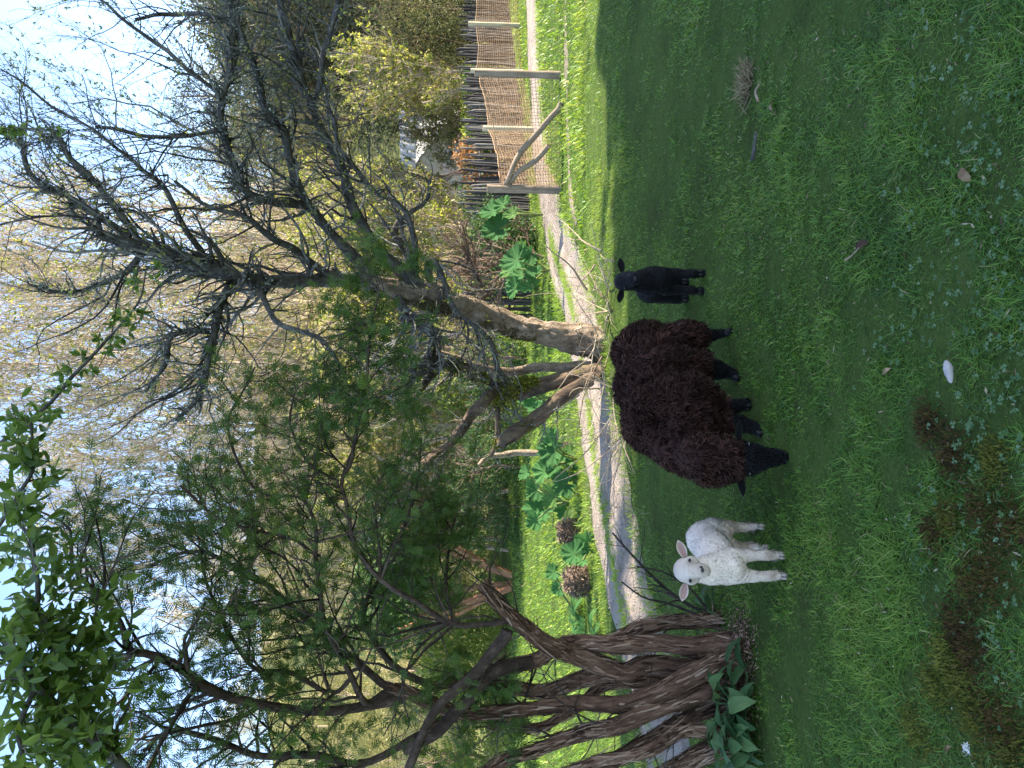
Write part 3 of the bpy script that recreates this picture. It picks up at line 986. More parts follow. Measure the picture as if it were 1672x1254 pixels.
# ---------------- lambs
def lamb(name, label, J, wool, fur, inner, white, o, n_wool, fwd):
    t0 = thing(name, label, 'lamb', o)
    prs = J['body'] + J['head'] + J['legs']
    V, F = body(prs, .0062, 2)
    N_ = vnormals(V, F)
    isw = near_prims(V, J['body'], .012) & ~near_prims(V, J['head'][1:], .006)
    V2 = V + N_ * ((.0022 * fbm(V * 28, 3, 2) + .0010 * (.5 - np.abs(vnoise(V * 75, 8)))) * isw)[:, None]
    tone_ = .72 + .14 * fbm(V * 14, 6, 2)
    for q_, r_, a_ in J['tone']:
        tone_ = tone_ - a_ * np.exp(-(np.linalg.norm(V - q_, axis=1) / r_) ** 2)
    me = mesh('body', local([(V2, F, np.clip(tone_, 0, 1))], o), fur, True)
    me.materials.append(wool)
    me.polygons.foreach_set('material_index', (isw[F].mean(1) > .5).astype(np.int32))
    link('body', me, t0)
    N2 = vnormals(V2, F)
    wmask = lambda p: (near_prims(p, J['body'], .012) & ~near_prims(p, J['head'][1:], .006)).astype(float) + 1e-9
    fp, fnn = fibres(V2, F, N2, n_wool, wmask, lambda r_: np.full(len(r_), .0050), .0007, lambda r_, nn: nn * .45 + np.array([0, 0, -.5]), n_wool // 4, .2, .001, 2, .4, (.6, .15))
    fibre_obj('wool', fp, fnn, wool, t0, o)
    fmask = lambda p: (~(wmask(p) > .5)).astype(float) * (~near_prims(p, J['head'][3:4], .004)) + 1e-9
    fp, fnn = fibres(V2, F, N2, n_wool // 2, fmask, lambda r_: np.where(r_[:, 2] < .065, .019, np.where(near_prims(r_, J['head'], .02), .0042, .006)), .0007, lambda r_, nn: nn * .55 + np.array([0, 0, -.9]), 0, seg=2, rnd=(.6, .2))
    fibre_obj('short_hair', fp, fnn, fur, t0, o)
    for bs_, tp, fc in J['ears']:
        A, B, f, R_ = ear_mesh(P(*bs_), P(*tp), J['earw'], fc, .45)
        e = link('ear', mesh('ear', local([(np.concatenate([A, B]), np.concatenate([f[:, ::-1] + 63, R_]), .6)], o), fur, True), t0)
        A2 = A - nrm(np.asarray(fc, float)) * -.0012
        c_ = A.reshape(9, 7, 3)
        inn = c_[:8, 1:6].reshape(-1, 3) + nrm(np.asarray(fc, float)) * .0012
        ix = np.arange(40).reshape(8, 5)
        fi = np.stack([ix[:-1, :-1], ix[1:, :-1], ix[1:, 1:], ix[:-1, 1:]], -1).reshape(-1, 4)
        link('inner_ear', mesh('inner_ear', local([(inn, fi, .5)], o), inner, True), e)
        link('ear_rim', mesh('ear_rim', local([(A, f, .6)], o), fur, True), e)
    for e in J['eyes']:
        link('eye', mesh('eye', local([ellipsoid(P(*e), cR, cF, cU, (.0085, .006, .0065))], o), M['eye'], True), t0)
    link('nose', mesh('nose', local([ellipsoid(P(*q_[:3]), cR, cF, cU, q_[3:]) for q_ in J['nose']], o), M['nose'], True), t0)
    hoofs(J['feet'], M['hoof'] if white else M['hoof_black'], t0, o, .016 if white else .019, fwd)
    return t0

J = {}
J['body'] = [
    pr(1183, 925, 3.46, .080, 1168, 902, 3.58, .078),
    pr(1163, 898, 3.58, .078, 1150, 882, 3.72, .082, k=.05),
    pr(1152, 880, 3.70, .082, 1172, 876, 3.72, .070, k=.04),
    pr(1190, 926, 3.42, .074, 1160, 930, 3.40, .062, k=.03),
    pr(1160, 930, 3.41, .060, 1140, 930, 3.39, .052, k=.03)]
J['head'] = [
    pr(1130, 931, 3.40, .052, 1119, 931, 3.37, .052, k=.02),
    pr(1121, 931, 3.345, .052, 1129, 931, 3.32, .049, k=.02),
    pr(1130, 931, 3.305, .040, 1146, 932, 3.27, .027, k=.014),
    pr(1128, 917, 3.325, .026, 1132, 919, 3.32, .024, k=.014),
    pr(1129, 946, 3.325, .026, 1133, 944, 3.32, .024, k=.014),
    pr(1145, 932, 3.275, .028, 1151, 932, 3.27, .025, k=.015)]
J['legs'] = (
    leg([(1200, 909, 3.44, .042), (1224, 907, 3.43, .026), (1246, 907, 3.425, .021), (1254, 907, 3.42, .022), (1264, 907, 3.42, .017), (1280, 907, 3.41, .0145), (1290, 907, 3.40, .019), (1296, 907, 3.39, .021)], .012) +
    leg([(1205, 938, 3.42, .042), (1230, 941, 3.41, .026), (1250, 941, 3.405, .021), (1259, 940, 3.40, .022), (1268, 940, 3.40, .017), (1284, 940, 3.39, .0145), (1293, 940, 3.38, .019), (1299, 940, 3.375, .021)], .012) +
    leg([(1165, 866, 3.72, .066), (1188, 862, 3.74, .038), (1206, 861, 3.77, .023), (1215, 861, 3.78, .022), (1228, 861, 3.75, .017), (1246, 859, 3.70, .0155), (1254, 859, 3.66, .019), (1260, 859, 3.64, .021)], .012) +
    leg([(1175, 890, 3.70, .06), (1196, 892, 3.70, .034), (1214, 893, 3.73, .022), (1223, 893, 3.74, .021), (1236, 893, 3.70, .016), (1252, 893, 3.64, .015), (1261, 893, 3.61, .019), (1266, 893, 3.59, .021)], .012))
J['ears'] = [((1119, 910, 3.365), (1107, 883, 3.36), (-.1, -1, .15)), ((1119, 953, 3.365), (1114, 982, 3.35), (.1, -1, .15))]
J['earw'] = .042
J['tone'] = [(P(1127, 914, 3.29), .017, .55), (P(1128, 950, 3.29), .017, .55), (P(1148, 932, 3.25), .022, .5), (P(1138, 922, 3.28), .018, .25), (P(1138, 942, 3.28), .018, .25), (P(1257, 907, 3.40), .026, .6), (P(1261, 940, 3.38), .026, .6), (P(1104, 930, 3.36), .03, .2), (P(1210, 880, 3.72), .08, .3)]
J['eyes'] = [(1126, 915.0, 3.279), (1127, 948.5, 3.279)]
J['nose'] = [(1147, 932, 3.247, .013, .006, .008), (1145, 926.5, 3.252, .007, .005, .007), (1145, 937.5, 3.252, .007, .005, .007), (1151, 932, 3.247, .003, .004, .010)]
J['feet'] = [P(1298, 907, 3.40), P(1300, 940, 3.38), P(1262, 859, 3.64), P(1268, 893, 3.59)]
lamb('lamb', 'white lamb facing the camera beside the grazing dark sheep', J, M['wool_white'], M['fur_white'], M['ear_pink'], True, np.array([*G(1285, 905)[:2], 0]), 15000, (-.15, -1))

B_ = {}
B_['body'] = [
    pr(1064, 457, 4.60, .080, 1062, 468, 4.80, .086),
    pr(1062, 472, 4.80, .084, 1064, 474, 4.92, .078, k=.04),
    pr(1075, 458, 4.56, .080, 1050, 458, 4.54, .062, k=.03),
    pr(1050, 459, 4.54, .06, 1030, 459, 4.52, .052, k=.03)]
B_['head'] = [
    pr(1025, 459, 4.52, .052, 1017, 460, 4.48, .052, k=.02),
    pr(1018, 459, 4.45, .051, 1026, 457, 4.43, .046, k=.02),
    pr(1026, 457, 4.42, .046, 1036, 455, 4.36, .036, k=.02),
    pr(1036, 455, 4.36, .034, 1040, 455, 4.355, .030, k=.015)]
B_['legs'] = (
    leg([(1085, 450, 4.60, .052), (1104, 447, 4.60, .030), (1122, 447, 4.59, .022), (1130, 447, 4.585, .022), (1136, 447, 4.585, .017), (1147, 446, 4.575, .015), (1153, 446, 4.57, .019), (1157, 446, 4.56, .021)]) +
    leg([(1088, 470, 4.62, .052), (1104, 473, 4.62, .030), (1120, 474, 4.61, .022), (1127, 474, 4.605, .022), (1133, 475, 4.60, .017), (1144, 475, 4.60, .015), (1150, 476, 4.59, .019), (1153, 476, 4.58, .021)]) +
    leg([(1080, 480, 4.92, .065), (1098, 486, 4.94, .036), (1108, 487, 4.97, .026), (1118, 487, 4.93, .020), (1124, 487, 4.9, .023), (1127, 487, 4.89, .022)]) +
    leg([(1080, 462, 4.92, .065), (1098, 460, 4.94, .036), (1108, 460, 4.97, .026), (1118, 460, 4.93, .020), (1126, 460, 4.89, .022)]))
B_['ears'] = [((1016, 444, 4.48), (1013, 421, 4.47), (-.1, -1, -.1)), ((1016, 473, 4.48), (1011, 494, 4.47), (.1, -1, -.1))]
B_['earw'] = .042
B_['tone'] = []
B_['eyes'] = [(1020, 446.5, 4.405), (1020, 470, 4.41)]
B_['nose'] = [(1037, 455, 4.325, .012, .006, .008), (1035.5, 451, 4.333, .006, .005, .006), (1035.5, 459, 4.333, .006, .005, .006)]
B_['feet'] = [P(1156, 446, 4.57), P(1152, 476, 4.59), P(1128, 487, 4.89), P(1127, 460, 4.89)]
lamb('lamb', 'black lamb standing at the edge of the sunlit grass', B_, M['fur_black'], M['fur_black'], M['fur_black'], False, np.array([*G(1150, 462)[:2], 0]), 22000, (0, -1))

# ------------------------------------------------------------------ bare lichen-covered fruit tree
oT = np.array([*G(985, 560)[:2], 0])
tree = thing('bare_tree', 'bare lichen covered tree with sunlit trunk behind the dark sheep', 'tree', oT)
def paths(lst, n=22):
    A, R_ = [], []
    for q in lst:
        a, r = pixpath(q, n)
        A.append(a)
        R_.append(r)
    return np.stack(A), np.stack(R_)
def roughen(A, amt, fr, seed):
    n3 = np.stack([vnoise(A * fr, seed), vnoise(A * fr, seed + 1), vnoise(A * fr, seed + 2)], -1)
    w_ = np.ones(A.shape[1])
    w_[0] = 0
    return A + n3 * amt * w_[None, :, None]
tA, tR = paths([[(1000, 568, 7.8, 40), (975, 558, 7.8, 32), (940, 552, 7.8, 26), (900, 545, 7.75, 22), (850, 535, 7.7, 20), (800, 518, 7.6, 20), (760, 502, 7.5, 21), (720, 490, 7.4, 23), (690, 480, 7.3, 23), (650, 472, 7.2, 18), (600, 462, 7.0, 15)]], 110)
link('trunk', mesh('trunk', local(tubes(tA, tR * .90, 48, .5, .26, 3, fq=3.9, fl=9.), oT), M['trunk_bark'], True), tree)
limbs = [
    [(690, 476, 7.3, 17), (650, 440, 7.1, 13), (601, 395, 6.9, 10.5), (584, 348, 6.8, 10), (567, 301, 6.7, 10), (547, 258, 6.6, 9.5), (524, 214, 6.5, 9), (510, 171, 6.4, 9), (497, 137, 6.3, 7.5), (487, 100, 6.25, 7), (470, 54, 6.2, 6.5), (457, 0, 6.1, 6), (440, -60, 6.0, 4)],
    [(512, 160, 6.4, 6), (524, 131, 6.3, 6), (532, 94, 6.3, 6), (539, 64, 6.2, 5.5), (546, 30, 6.2, 5.5), (551, 0, 6.1, 5), (560, -60, 6, 4)],
    [(680, 470, 7.3, 9), (665, 362, 7.0, 5), (614, 308, 6.7, 5), (594, 285, 6.6, 5), (557, 248, 6.4, 4.5), (547, 201, 6.3, 4), (527, 150, 6.2, 3)],
    [(610, 464, 7.05, 16), (560, 458, 6.8, 14), (480, 455, 6.5, 13), (420, 452, 6.3, 12), (380, 447, 6.1, 12), (335, 430, 6.0, 12), (290, 420, 5.9, 12), (240, 402, 5.8, 12), (200, 392, 5.8, 11), (165, 375, 5.7, 9)],
    [(214, 385, 5.8, 9), (181, 358, 5.7, 7), (141, 335, 5.7, 7), (100, 308, 5.6, 6), (50, 285, 5.6, 5), (40, 241, 5.6, 4), (10, 231, 5.6, 3)],
    [(220, 380, 5.8, 7), (187, 328, 5.7, 6), (157, 295, 5.7, 6), (117, 261, 5.6, 5.5), (104, 231, 5.6, 5), (85, 240, 5.6, 3)],
    [(335, 425, 6.0, 7), (295, 368, 5.8, 5), (265, 321, 5.7, 5), (234, 285, 5.6, 4.5), (214, 258, 5.6, 4), (188, 238, 5.5, 3), (147, 208, 5.4, 3), (104, 188, 5.4, 2.6), (77, 171, 5.4, 2.4), (33, 131, 5.3, 2), (0, 117, 5.3, 1.5)],
    [(620, 462, 7.1, 12), (540, 385, 6.7, 9), (500, 335, 6.5, 8.5), (470, 270, 6.3, 8), (459, 214, 6.2, 8), (435, 185, 6.1, 7), (410, 120, 6.0, 6), (392, 55, 5.9, 5), (383, 0, 5.9, 4.5)],
    [(500, 335, 6.5, 8), (440, 330, 6.2, 8), (392, 301, 6.0, 7), (382, 268, 6.0, 7), (365, 214, 5.9, 7), (363, 181, 5.9, 7), (372, 134, 5.9, 6), (377, 87, 5.9, 6), (380, 44, 5.9, 6), (383, 0, 5.9, 5), (390, -50, 5.9, 4)],
    [(365, 214, 5.9, 5), (330, 216, 5.8, 4), (290, 219, 5.7, 4), (240, 219, 5.7, 4), (190, 211, 5.6, 3.5), (150, 208, 5.6, 3)],
    [(363, 160, 5.9, 5), (330, 128, 5.8, 4), (290, 98, 5.7, 4), (245, 70, 5.7, 3.5), (200, 40, 5.6, 3), (170, 15, 5.6, 2.5), (140, 0, 5.6, 2)],
    [(377, 44, 5.9, 5), (340, 33, 5.8, 4), (290, 27, 5.8, 4), (255, 30, 5.7, 3.5), (220, 40, 5.7, 3)],
    [(380, 447, 6.1, 9), (360, 490, 6.0, 8), (345, 540, 5.9, 8), (340, 590, 5.8, 7), (330, 640, 5.7, 5), (290, 680, 5.6, 4)],
    [(345, 540, 5.9, 6), (310, 545, 5.8, 6), (280, 560, 5.7, 5), (275, 600, 5.6, 4), (240, 640, 5.5, 3)],
    [(240, 402, 5.8, 7), (210, 440, 5.7, 6), (160, 470, 5.6, 4), (100, 480, 5.5, 3), (40, 470, 5.4, 2)],
    [(560, 458, 6.8, 9), (520, 440, 6.6, 8), (480, 405, 6.4, 7), (440, 385, 6.2, 6), (400, 350, 6.0, 5), (330, 330, 5.9, 4), (280, 300, 5.8, 3)],
    # drooping bough with lichen, reaching down to the mossy stump
    [(650, 478, 7.2, 11), (667, 510, 7.1, 10), (695, 534, 7.0, 9.5), (712, 540, 7.0, 9), (708, 571, 7.0, 9), (705, 592, 7.0, 9), (680, 615, 6.9, 8), (665, 640, 6.8, 5), (640, 650, 6.7, 3)],
    [(705, 480, 7.35, 8), (700, 440, 7.2, 8), (705, 425, 7.1, 7), (716, 449, 7.1, 6), (735, 489, 7.1, 5), (760, 519, 7.15, 5), (789, 549, 7.2, 5), (803, 568, 7.3, 5), (811, 601, 7.4, 5), (835, 633, 7.5, 5)],
    [(420, 452, 6.3, 7), (440, 520, 6.1, 5), (480, 545, 6.0, 5), (520, 560, 5.9, 4), (560, 600, 5.8, 3)],
    [(690, 476, 7.3, 10), (660, 420, 7.3, 7), (640, 380, 7.3, 6), (690, 330, 7.2, 4), (700, 290, 7.1, 3)],
]
lA, lR = paths(limbs, 26)
lA = roughen(lA, .05, 3.0, 200)
for i_ in range(len(lA)):
    link('limb', mesh('limb', local(tubes(lA[i_:i_ + 1], lR[i_:i_ + 1] * .80, 12, .4, .30, 40 + i_, fq=2., fl=7.), oT), M['twig'], True), tree)
b1 = sprout(lA, lR, 380, (.35, 1.3), (.4, 1.1), 10, .35, .2, .36, .15, 1., .0022)
b2 = sprout(*b1, 1900, (.15, .6), (.4, 1.1), 7, .3, .24, .6, .15, 1., .0013)
b2b = sprout(lA, lR, 450, (.1, .5), (.6, 1.4), 7, .35, .24, .3, .1, 1., .0014)
b3 = sprout(*b2, 5600, (.04, .18), (.5, 1.3), 4, .1, .3, .7, .1, 1., .0010)
tw = tubes(*b1, 5) + tubes(*b2, 4, cap=False) + tubes(*b2b, 4, cap=False) + tubes(*b3, 3, cap=False)
link('twigs', mesh('twigs', local(tw, oT), M['twig']), tree, kind='stuff')
# lichen tufts
def tufts(src, n, size, spread=.02, tpl=DIA, wr=.5):
    p, tan, _ = pts_on(src[0], n)
    p = p + rand_dirs(n) * (spread * rng.random(n) ** .5)[:, None]
    X, Y, Z = axes_from(rand_dirs(n))
    s = size[0] + (size[1] - size[0]) * rng.random(n)
    return stamp(*tpl, p, X, Y, Z, np.stack([s * wr * 2, s, s], 1))
core = (lA[[3, 4, 5, 8, 12, 13, 14, 16, 7]], lR[[3, 4, 5, 8, 12, 13, 14, 16, 7]])
bc = sprout(*core, 700, (.06, .3), (.6, 1.5), 5, .1, .3, .4, .1, 1., .003)
lich = [tufts((lA, lR), 4500, (.008, .022), .026), tufts(b1, 5000, (.008, .022), .02), tufts(b2, 4000, (.007, .016), .012), tufts(bc, 11000, (.010, .030), .03)]
link('spurs', mesh('spurs', local(tubes(*bc, 4, cap=False), oT), M['twig']), tree, kind='stuff')
link('lichen', mesh('lichen', local(lich, oT), M['lichen']), tree, kind='stuff')
tp, tt_, _ = pts_on(tA, 9000, .12, 1.)
ns3 = nrm(rand_dirs(9000) + np.array([-.9, -.2, 0]))
ns3 = nrm(ns3 - (ns3 * tt_).sum(1, keepdims=True) * tt_)
kp = vnoise(tp * 5 + ns3 * 1.5, 611) > -.05
tp, ns3, tt_ = tp[kp], ns3[kp], tt_[kp]
rt_ = np.interp(tp[:, 2], tA[0, :, 2], tR[0] * .90)
X, Y, Z = axes_from(nrm(ns3 + rand_dirs(len(tp)) * .9))
M['bark_moss'] = leaf_mat('bark_moss', [(0, (.04, .035, .018)), (.45, (.10, .09, .035)), (.8, (.17, .17, .05)), (1, (.30, .30, .22))], .15, .9, .05)
link('moss', mesh('moss', local([stamp(*DIA, tp + ns3 * (rt_ * (.9 + .2 * rng.random(len(tp))))[:, None], X, Y, Z, .010 + .018 * rng.random(len(tp)), np.clip(.45 + .4 * vnoise(tp * 7, 615) + rng.normal(size=len(tp)) * .15, 0, 1))], oT), M['bark_moss']), tree, kind='stuff')
# young leaves opening at the twig tips
def rosettes(src, n, k, size, tmin=.5):
    p, tan, _ = pts_on(src[0], n, tmin, 1.)
    p = np.repeat(p, k, 0)
    d = nrm(np.repeat(tan, k, 0) * .5 + rand_dirs(n * k))
    X, Y, Z = axes_from(d)
    s = size[0] + (size[1] - size[0]) * rng.random(n * k)
    return stamp(*DIA, p, X, Y, Z, np.stack([s * .8, s, s], 1), np.repeat(np.clip(rng.random(n), 0, 1), k))
link('young_leaves', mesh('young_leaves', local([rosettes(b3, 2200, 4, (.012, .028)), rosettes(b2, 700, 5, (.014, .032))], oT), M['bud']), tree, kind='stuff')

# ------------------------------------------------------------------ low mossy tree
oM = np.array([*G(965, 612)[:2], 0])
mossy = thing('mossy_tree', 'low forked tree with yellow moss on its stems left of the sunlit trunk', 'tree', oM)
ml = [
    [(985, 612, 7.55, 18), (955, 611, 7.6, 15), (911, 622, 7.6, 15), (879, 630, 7.6, 15), (852, 638, 7.6, 14), (835, 640, 7.55, 13), (811, 626, 7.5, 10), (787, 616, 7.4, 10), (756, 602, 7.3, 10), (726, 595, 7.2, 10), (706, 592, 7.1, 8)],
    [(970, 600, 7.75, 11), (945, 599, 7.75, 10), (917, 603, 7.75, 9), (873, 606, 7.75, 9), (822, 603, 7.75, 8), (760, 590, 7.7, 6), (700, 575, 7.6, 4)],
    [(970, 618, 7.5, 14), (940, 632, 7.5, 13), (906, 657, 7.5, 13), (873, 687, 7.5, 14), (852, 700, 7.45, 14), (830, 712, 7.4, 14), (815, 730, 7.4, 8)],
    [(835, 640, 7.5, 11), (805, 645, 7.4, 11), (795, 663, 7.3, 11), (777, 681, 7.3, 10), (760, 702, 7.2, 10), (729, 726, 7.1, 10), (702, 753, 7.0, 9), (681, 781, 6.9, 9), (660, 811, 6.8, 7), (640, 850, 6.7, 5), (600, 880, 6.6, 3)],
    [(840, 642, 7.55, 7), (814, 657, 7.5, 7), (816, 682, 7.5, 6), (811, 722, 7.5, 5), (800, 750, 7.5, 4)],
    [(726, 595, 7.2, 8), (700, 620, 7.1, 7), (676, 640, 7.0, 5), (650, 660, 6.9, 4)],
]
mA, mR = paths(ml, 26)
mA = roughen(mA, .05, 3.2, 300)
for i_ in range(len(mA)):
    link('stem', mesh('stem', local(tubes(mA[i_:i_ + 1], mR[i_:i_ + 1] * .84, 24, .45, .26, 60 + i_, fq=3.2, fl=6.), oM), M['mossy_bark'] if i_ != 1 else M['trunk_bark'], True), mossy)
mb = sprout(mA, mR, 80, (.15, .7), (.6, 1.4), 8, .2, .18, .16, .3, 1., .002)
mb2 = sprout(*mb, 400, (.08, .3), (.5, 1.2), 5, .1, .25, .6, .1, 1., .0018)
link('twigs', mesh('twigs', local(tubes(*mb, 5) + tubes(*mb2, 4, cap=False), oM), M['twig']), mossy, kind='stuff')
M['moss_bright'] = leaf_mat('bright_moss', [(0, (.035, .045, .012)), (.5, (.10, .115, .02)), (1, (.27, .26, .04))], .2, .9, .05)
mo = []
for (x, y, D, r, n_) in [(855, 625, 7.5, .055, 900), (872, 622, 7.5, .04, 600), (830, 643, 7.4, .07, 1200), (815, 650, 7.4, .06, 900), (775, 612, 7.35, .055, 700), (790, 618, 7.35, .045, 500), (860, 697, 7.4, .05, 500), (815, 725, 7.4, .05, 500), (745, 602, 7.2, .06, 700)]:
    q = P(x, y, D) + rng.normal(size=(n_, 3)) * r * .62
    X, Y, Z = axes_from(rand_dirs(n_) + [0, 0, .6])
    mo.append(stamp(*DIA, q, X, Y, Z, .012 + .016 * rng.random(n_), np.clip((.35 if y in (775, 612, 602) else .6) + rng.normal(size=n_) * .22, 0, 1)))
link('moss', mesh('moss', local(mo, oM), M['moss_bright']), mossy, kind='stuff')
link('lichen', mesh('lichen', local([tufts((mA[[0, 3, 5]], mR[[0, 3, 5]]), 3500, (.012, .03), .05), tufts(mb, 2500, (.01, .024), .02)], oM), M['lichen']), mossy, kind='stuff')

# ------------------------------------------------------------------ many-stemmed cedar on the left
oC = np.array([*G(1205, 1120)[:2], 0])
cedar = thing('cedar_tree', 'many stemmed cedar with stringy brown bark behind the broad leaved plant', 'tree', oC)
st = [
    [(1215, 1062, 4.02, 26), (1190, 1056, 4.06, 19), (1145, 1055, 4.1, 17), (1079, 1053, 4.12, 15), (1013, 1050, 4.15, 14), (964, 1050, 4.2, 13), (921, 1052, 4.25, 12), (880, 1075, 4.3, 12), (840, 1090, 4.3, 12), (800, 1100, 4.3, 11), (760, 1150, 4.3, 10), (700, 1200, 4.3, 9)],
    [(1165, 1016, 4.25, 13), (1138, 1012, 4.3, 11), (1099, 1012, 4.3, 11), (1046, 1025, 4.28, 12), (1013, 1039, 4.25, 12), (980, 1050, 4.25, 10)],
    [(1205, 1082, 4.05, 20), (1178, 1085, 4.1, 16), (1128, 1091, 4.15, 16), (1046, 1091, 4.2, 16), (1013, 1095, 4.2, 17), (987, 1085, 4.2, 17), (947, 1072, 4.18, 16), (914, 1062, 4.15, 15), (875, 1042, 4.1, 14), (842, 1012, 4.05, 12), (816, 983, 4.0, 11), (795, 951, 4.0, 10)],
    [(1000, 1092, 4.2, 13), (947, 1106, 4.25, 13), (914, 1121, 4.3, 12), (865, 1127, 4.35, 11), (816, 1124, 4.35, 10), (760, 1110, 4.4, 9), (720, 1120, 4.4, 8)],
    [(1212, 1082, 4.0, 22), (1191, 1081, 4.0, 20), (1155, 1095, 4.0, 18), (1122, 1111, 4.0, 17), (1079, 1131, 4.02, 15), (1030, 1147, 4.05, 14), (980, 1150, 4.1, 13), (914, 1150, 4.15, 12), (865, 1154, 4.2, 11), (816, 1157, 4.2, 11), (750, 1160, 4.25, 10), (690, 1140, 4.3, 11), (642, 1125, 4.3, 9)],
    [(1205, 1122, 3.98, 18), (1187, 1127, 4.0, 15), (1138, 1137, 4.0, 14), (1079, 1154, 4.0, 13), (1030, 1170, 4.0, 13), (980, 1190, 4.05, 13), (921, 1206, 4.1, 12), (865, 1229, 4.1, 11), (822, 1243, 4.1, 10), (760, 1275, 4.1, 9)],
    [(1215, 1185, 3.95, 14), (1191, 1187, 3.95, 11), (1138, 1190, 3.95, 10), (1105, 1193, 3.92, 11), (1062, 1220, 3.9, 10), (1013, 1233, 3.9, 9), (964, 1246, 3.9, 9), (900, 1275, 3.9, 8)],
    [(1190, 1145, 4.05, 15), (1151, 1160, 4.1, 13), (1095, 1185, 4.1, 12), (1046, 1215, 4.1, 12), (1000, 1245, 4.1, 11), (950, 1280, 4.1, 10)],
    [(1215, 1212, 4.0, 18), (1178, 1215, 4.0, 17), (1130, 1235, 4.0, 16), (1080, 1262, 4.0, 14), (1020, 1300, 4.0, 12)],
    [(1210, 1150, 4.2, 16), (1150, 1130, 4.3, 13), (1080, 1110, 4.35, 11), (1000, 1120, 4.4, 9), (930, 1160, 4.4, 8), (860, 1190, 4.4, 8), (800, 1190, 4.4, 7)],
]
sA, sR = paths(st, 80)
sA = roughen(sA, .022, 5., 400)
sA[2, -1] += (sA[2, -1] - sA[2, -2]) * .2
for i_ in range(len(sA)):
    link('stem', mesh('stem', local(tubes(sA[i_:i_ + 1], sR[i_:i_ + 1] * .92, 44, .30 + .3 * rng.random(), .24, 80 + i_, fq=4.6, fl=2.6), oC), M['cedar_bark'], True), cedar)
BST = (np.array([[-.5, 0, .0], [.5, 0, .0], [-.5, .33, .25], [.4, .33, .25], [-.35, .66, .2], [.45, .66, .25], [0, 1, .7]]), BL[1])
n = 5200
jj = rng.choice(len(sA), n)
fi_ = rng.random(n) * (sA.shape[1] - 2)
ii_ = fi_.astype(int)
uu = (fi_ - ii_)[:, None]
pb = sA[jj, ii_] * (1 - uu) + sA[jj, ii_ + 1] * uu
tb = nrm(sA[jj, ii_ + 1] - sA[jj, ii_]) * np.where(rng.random(n) < .5, 1, -1)[:, None]
rb_ = sR[jj, ii_]
nb_ = rand_dirs(n)
nb_ = nrm(nb_ - (nb_ * tb).sum(1, keepdims=True) * tb)
db_ = nrm(tb + np.cross(nb_, tb) * (rng.normal(size=n) * .12)[:, None])
link('bark_strips', mesh('bark_strips', local([stamp(*BST, pb + nb_ * (rb_ * (.92 + .16 * rng.random(n)))[:, None], np.cross(db_, nb_), db_, nb_, np.stack([.004 + .009 * rng.random(n), .04 + .14 * rng.random(n) ** 1.6, .006 + .016 * rng.random(n) ** 2], 1))], oC), M['cedar_bark']), cedar, kind='stuff')
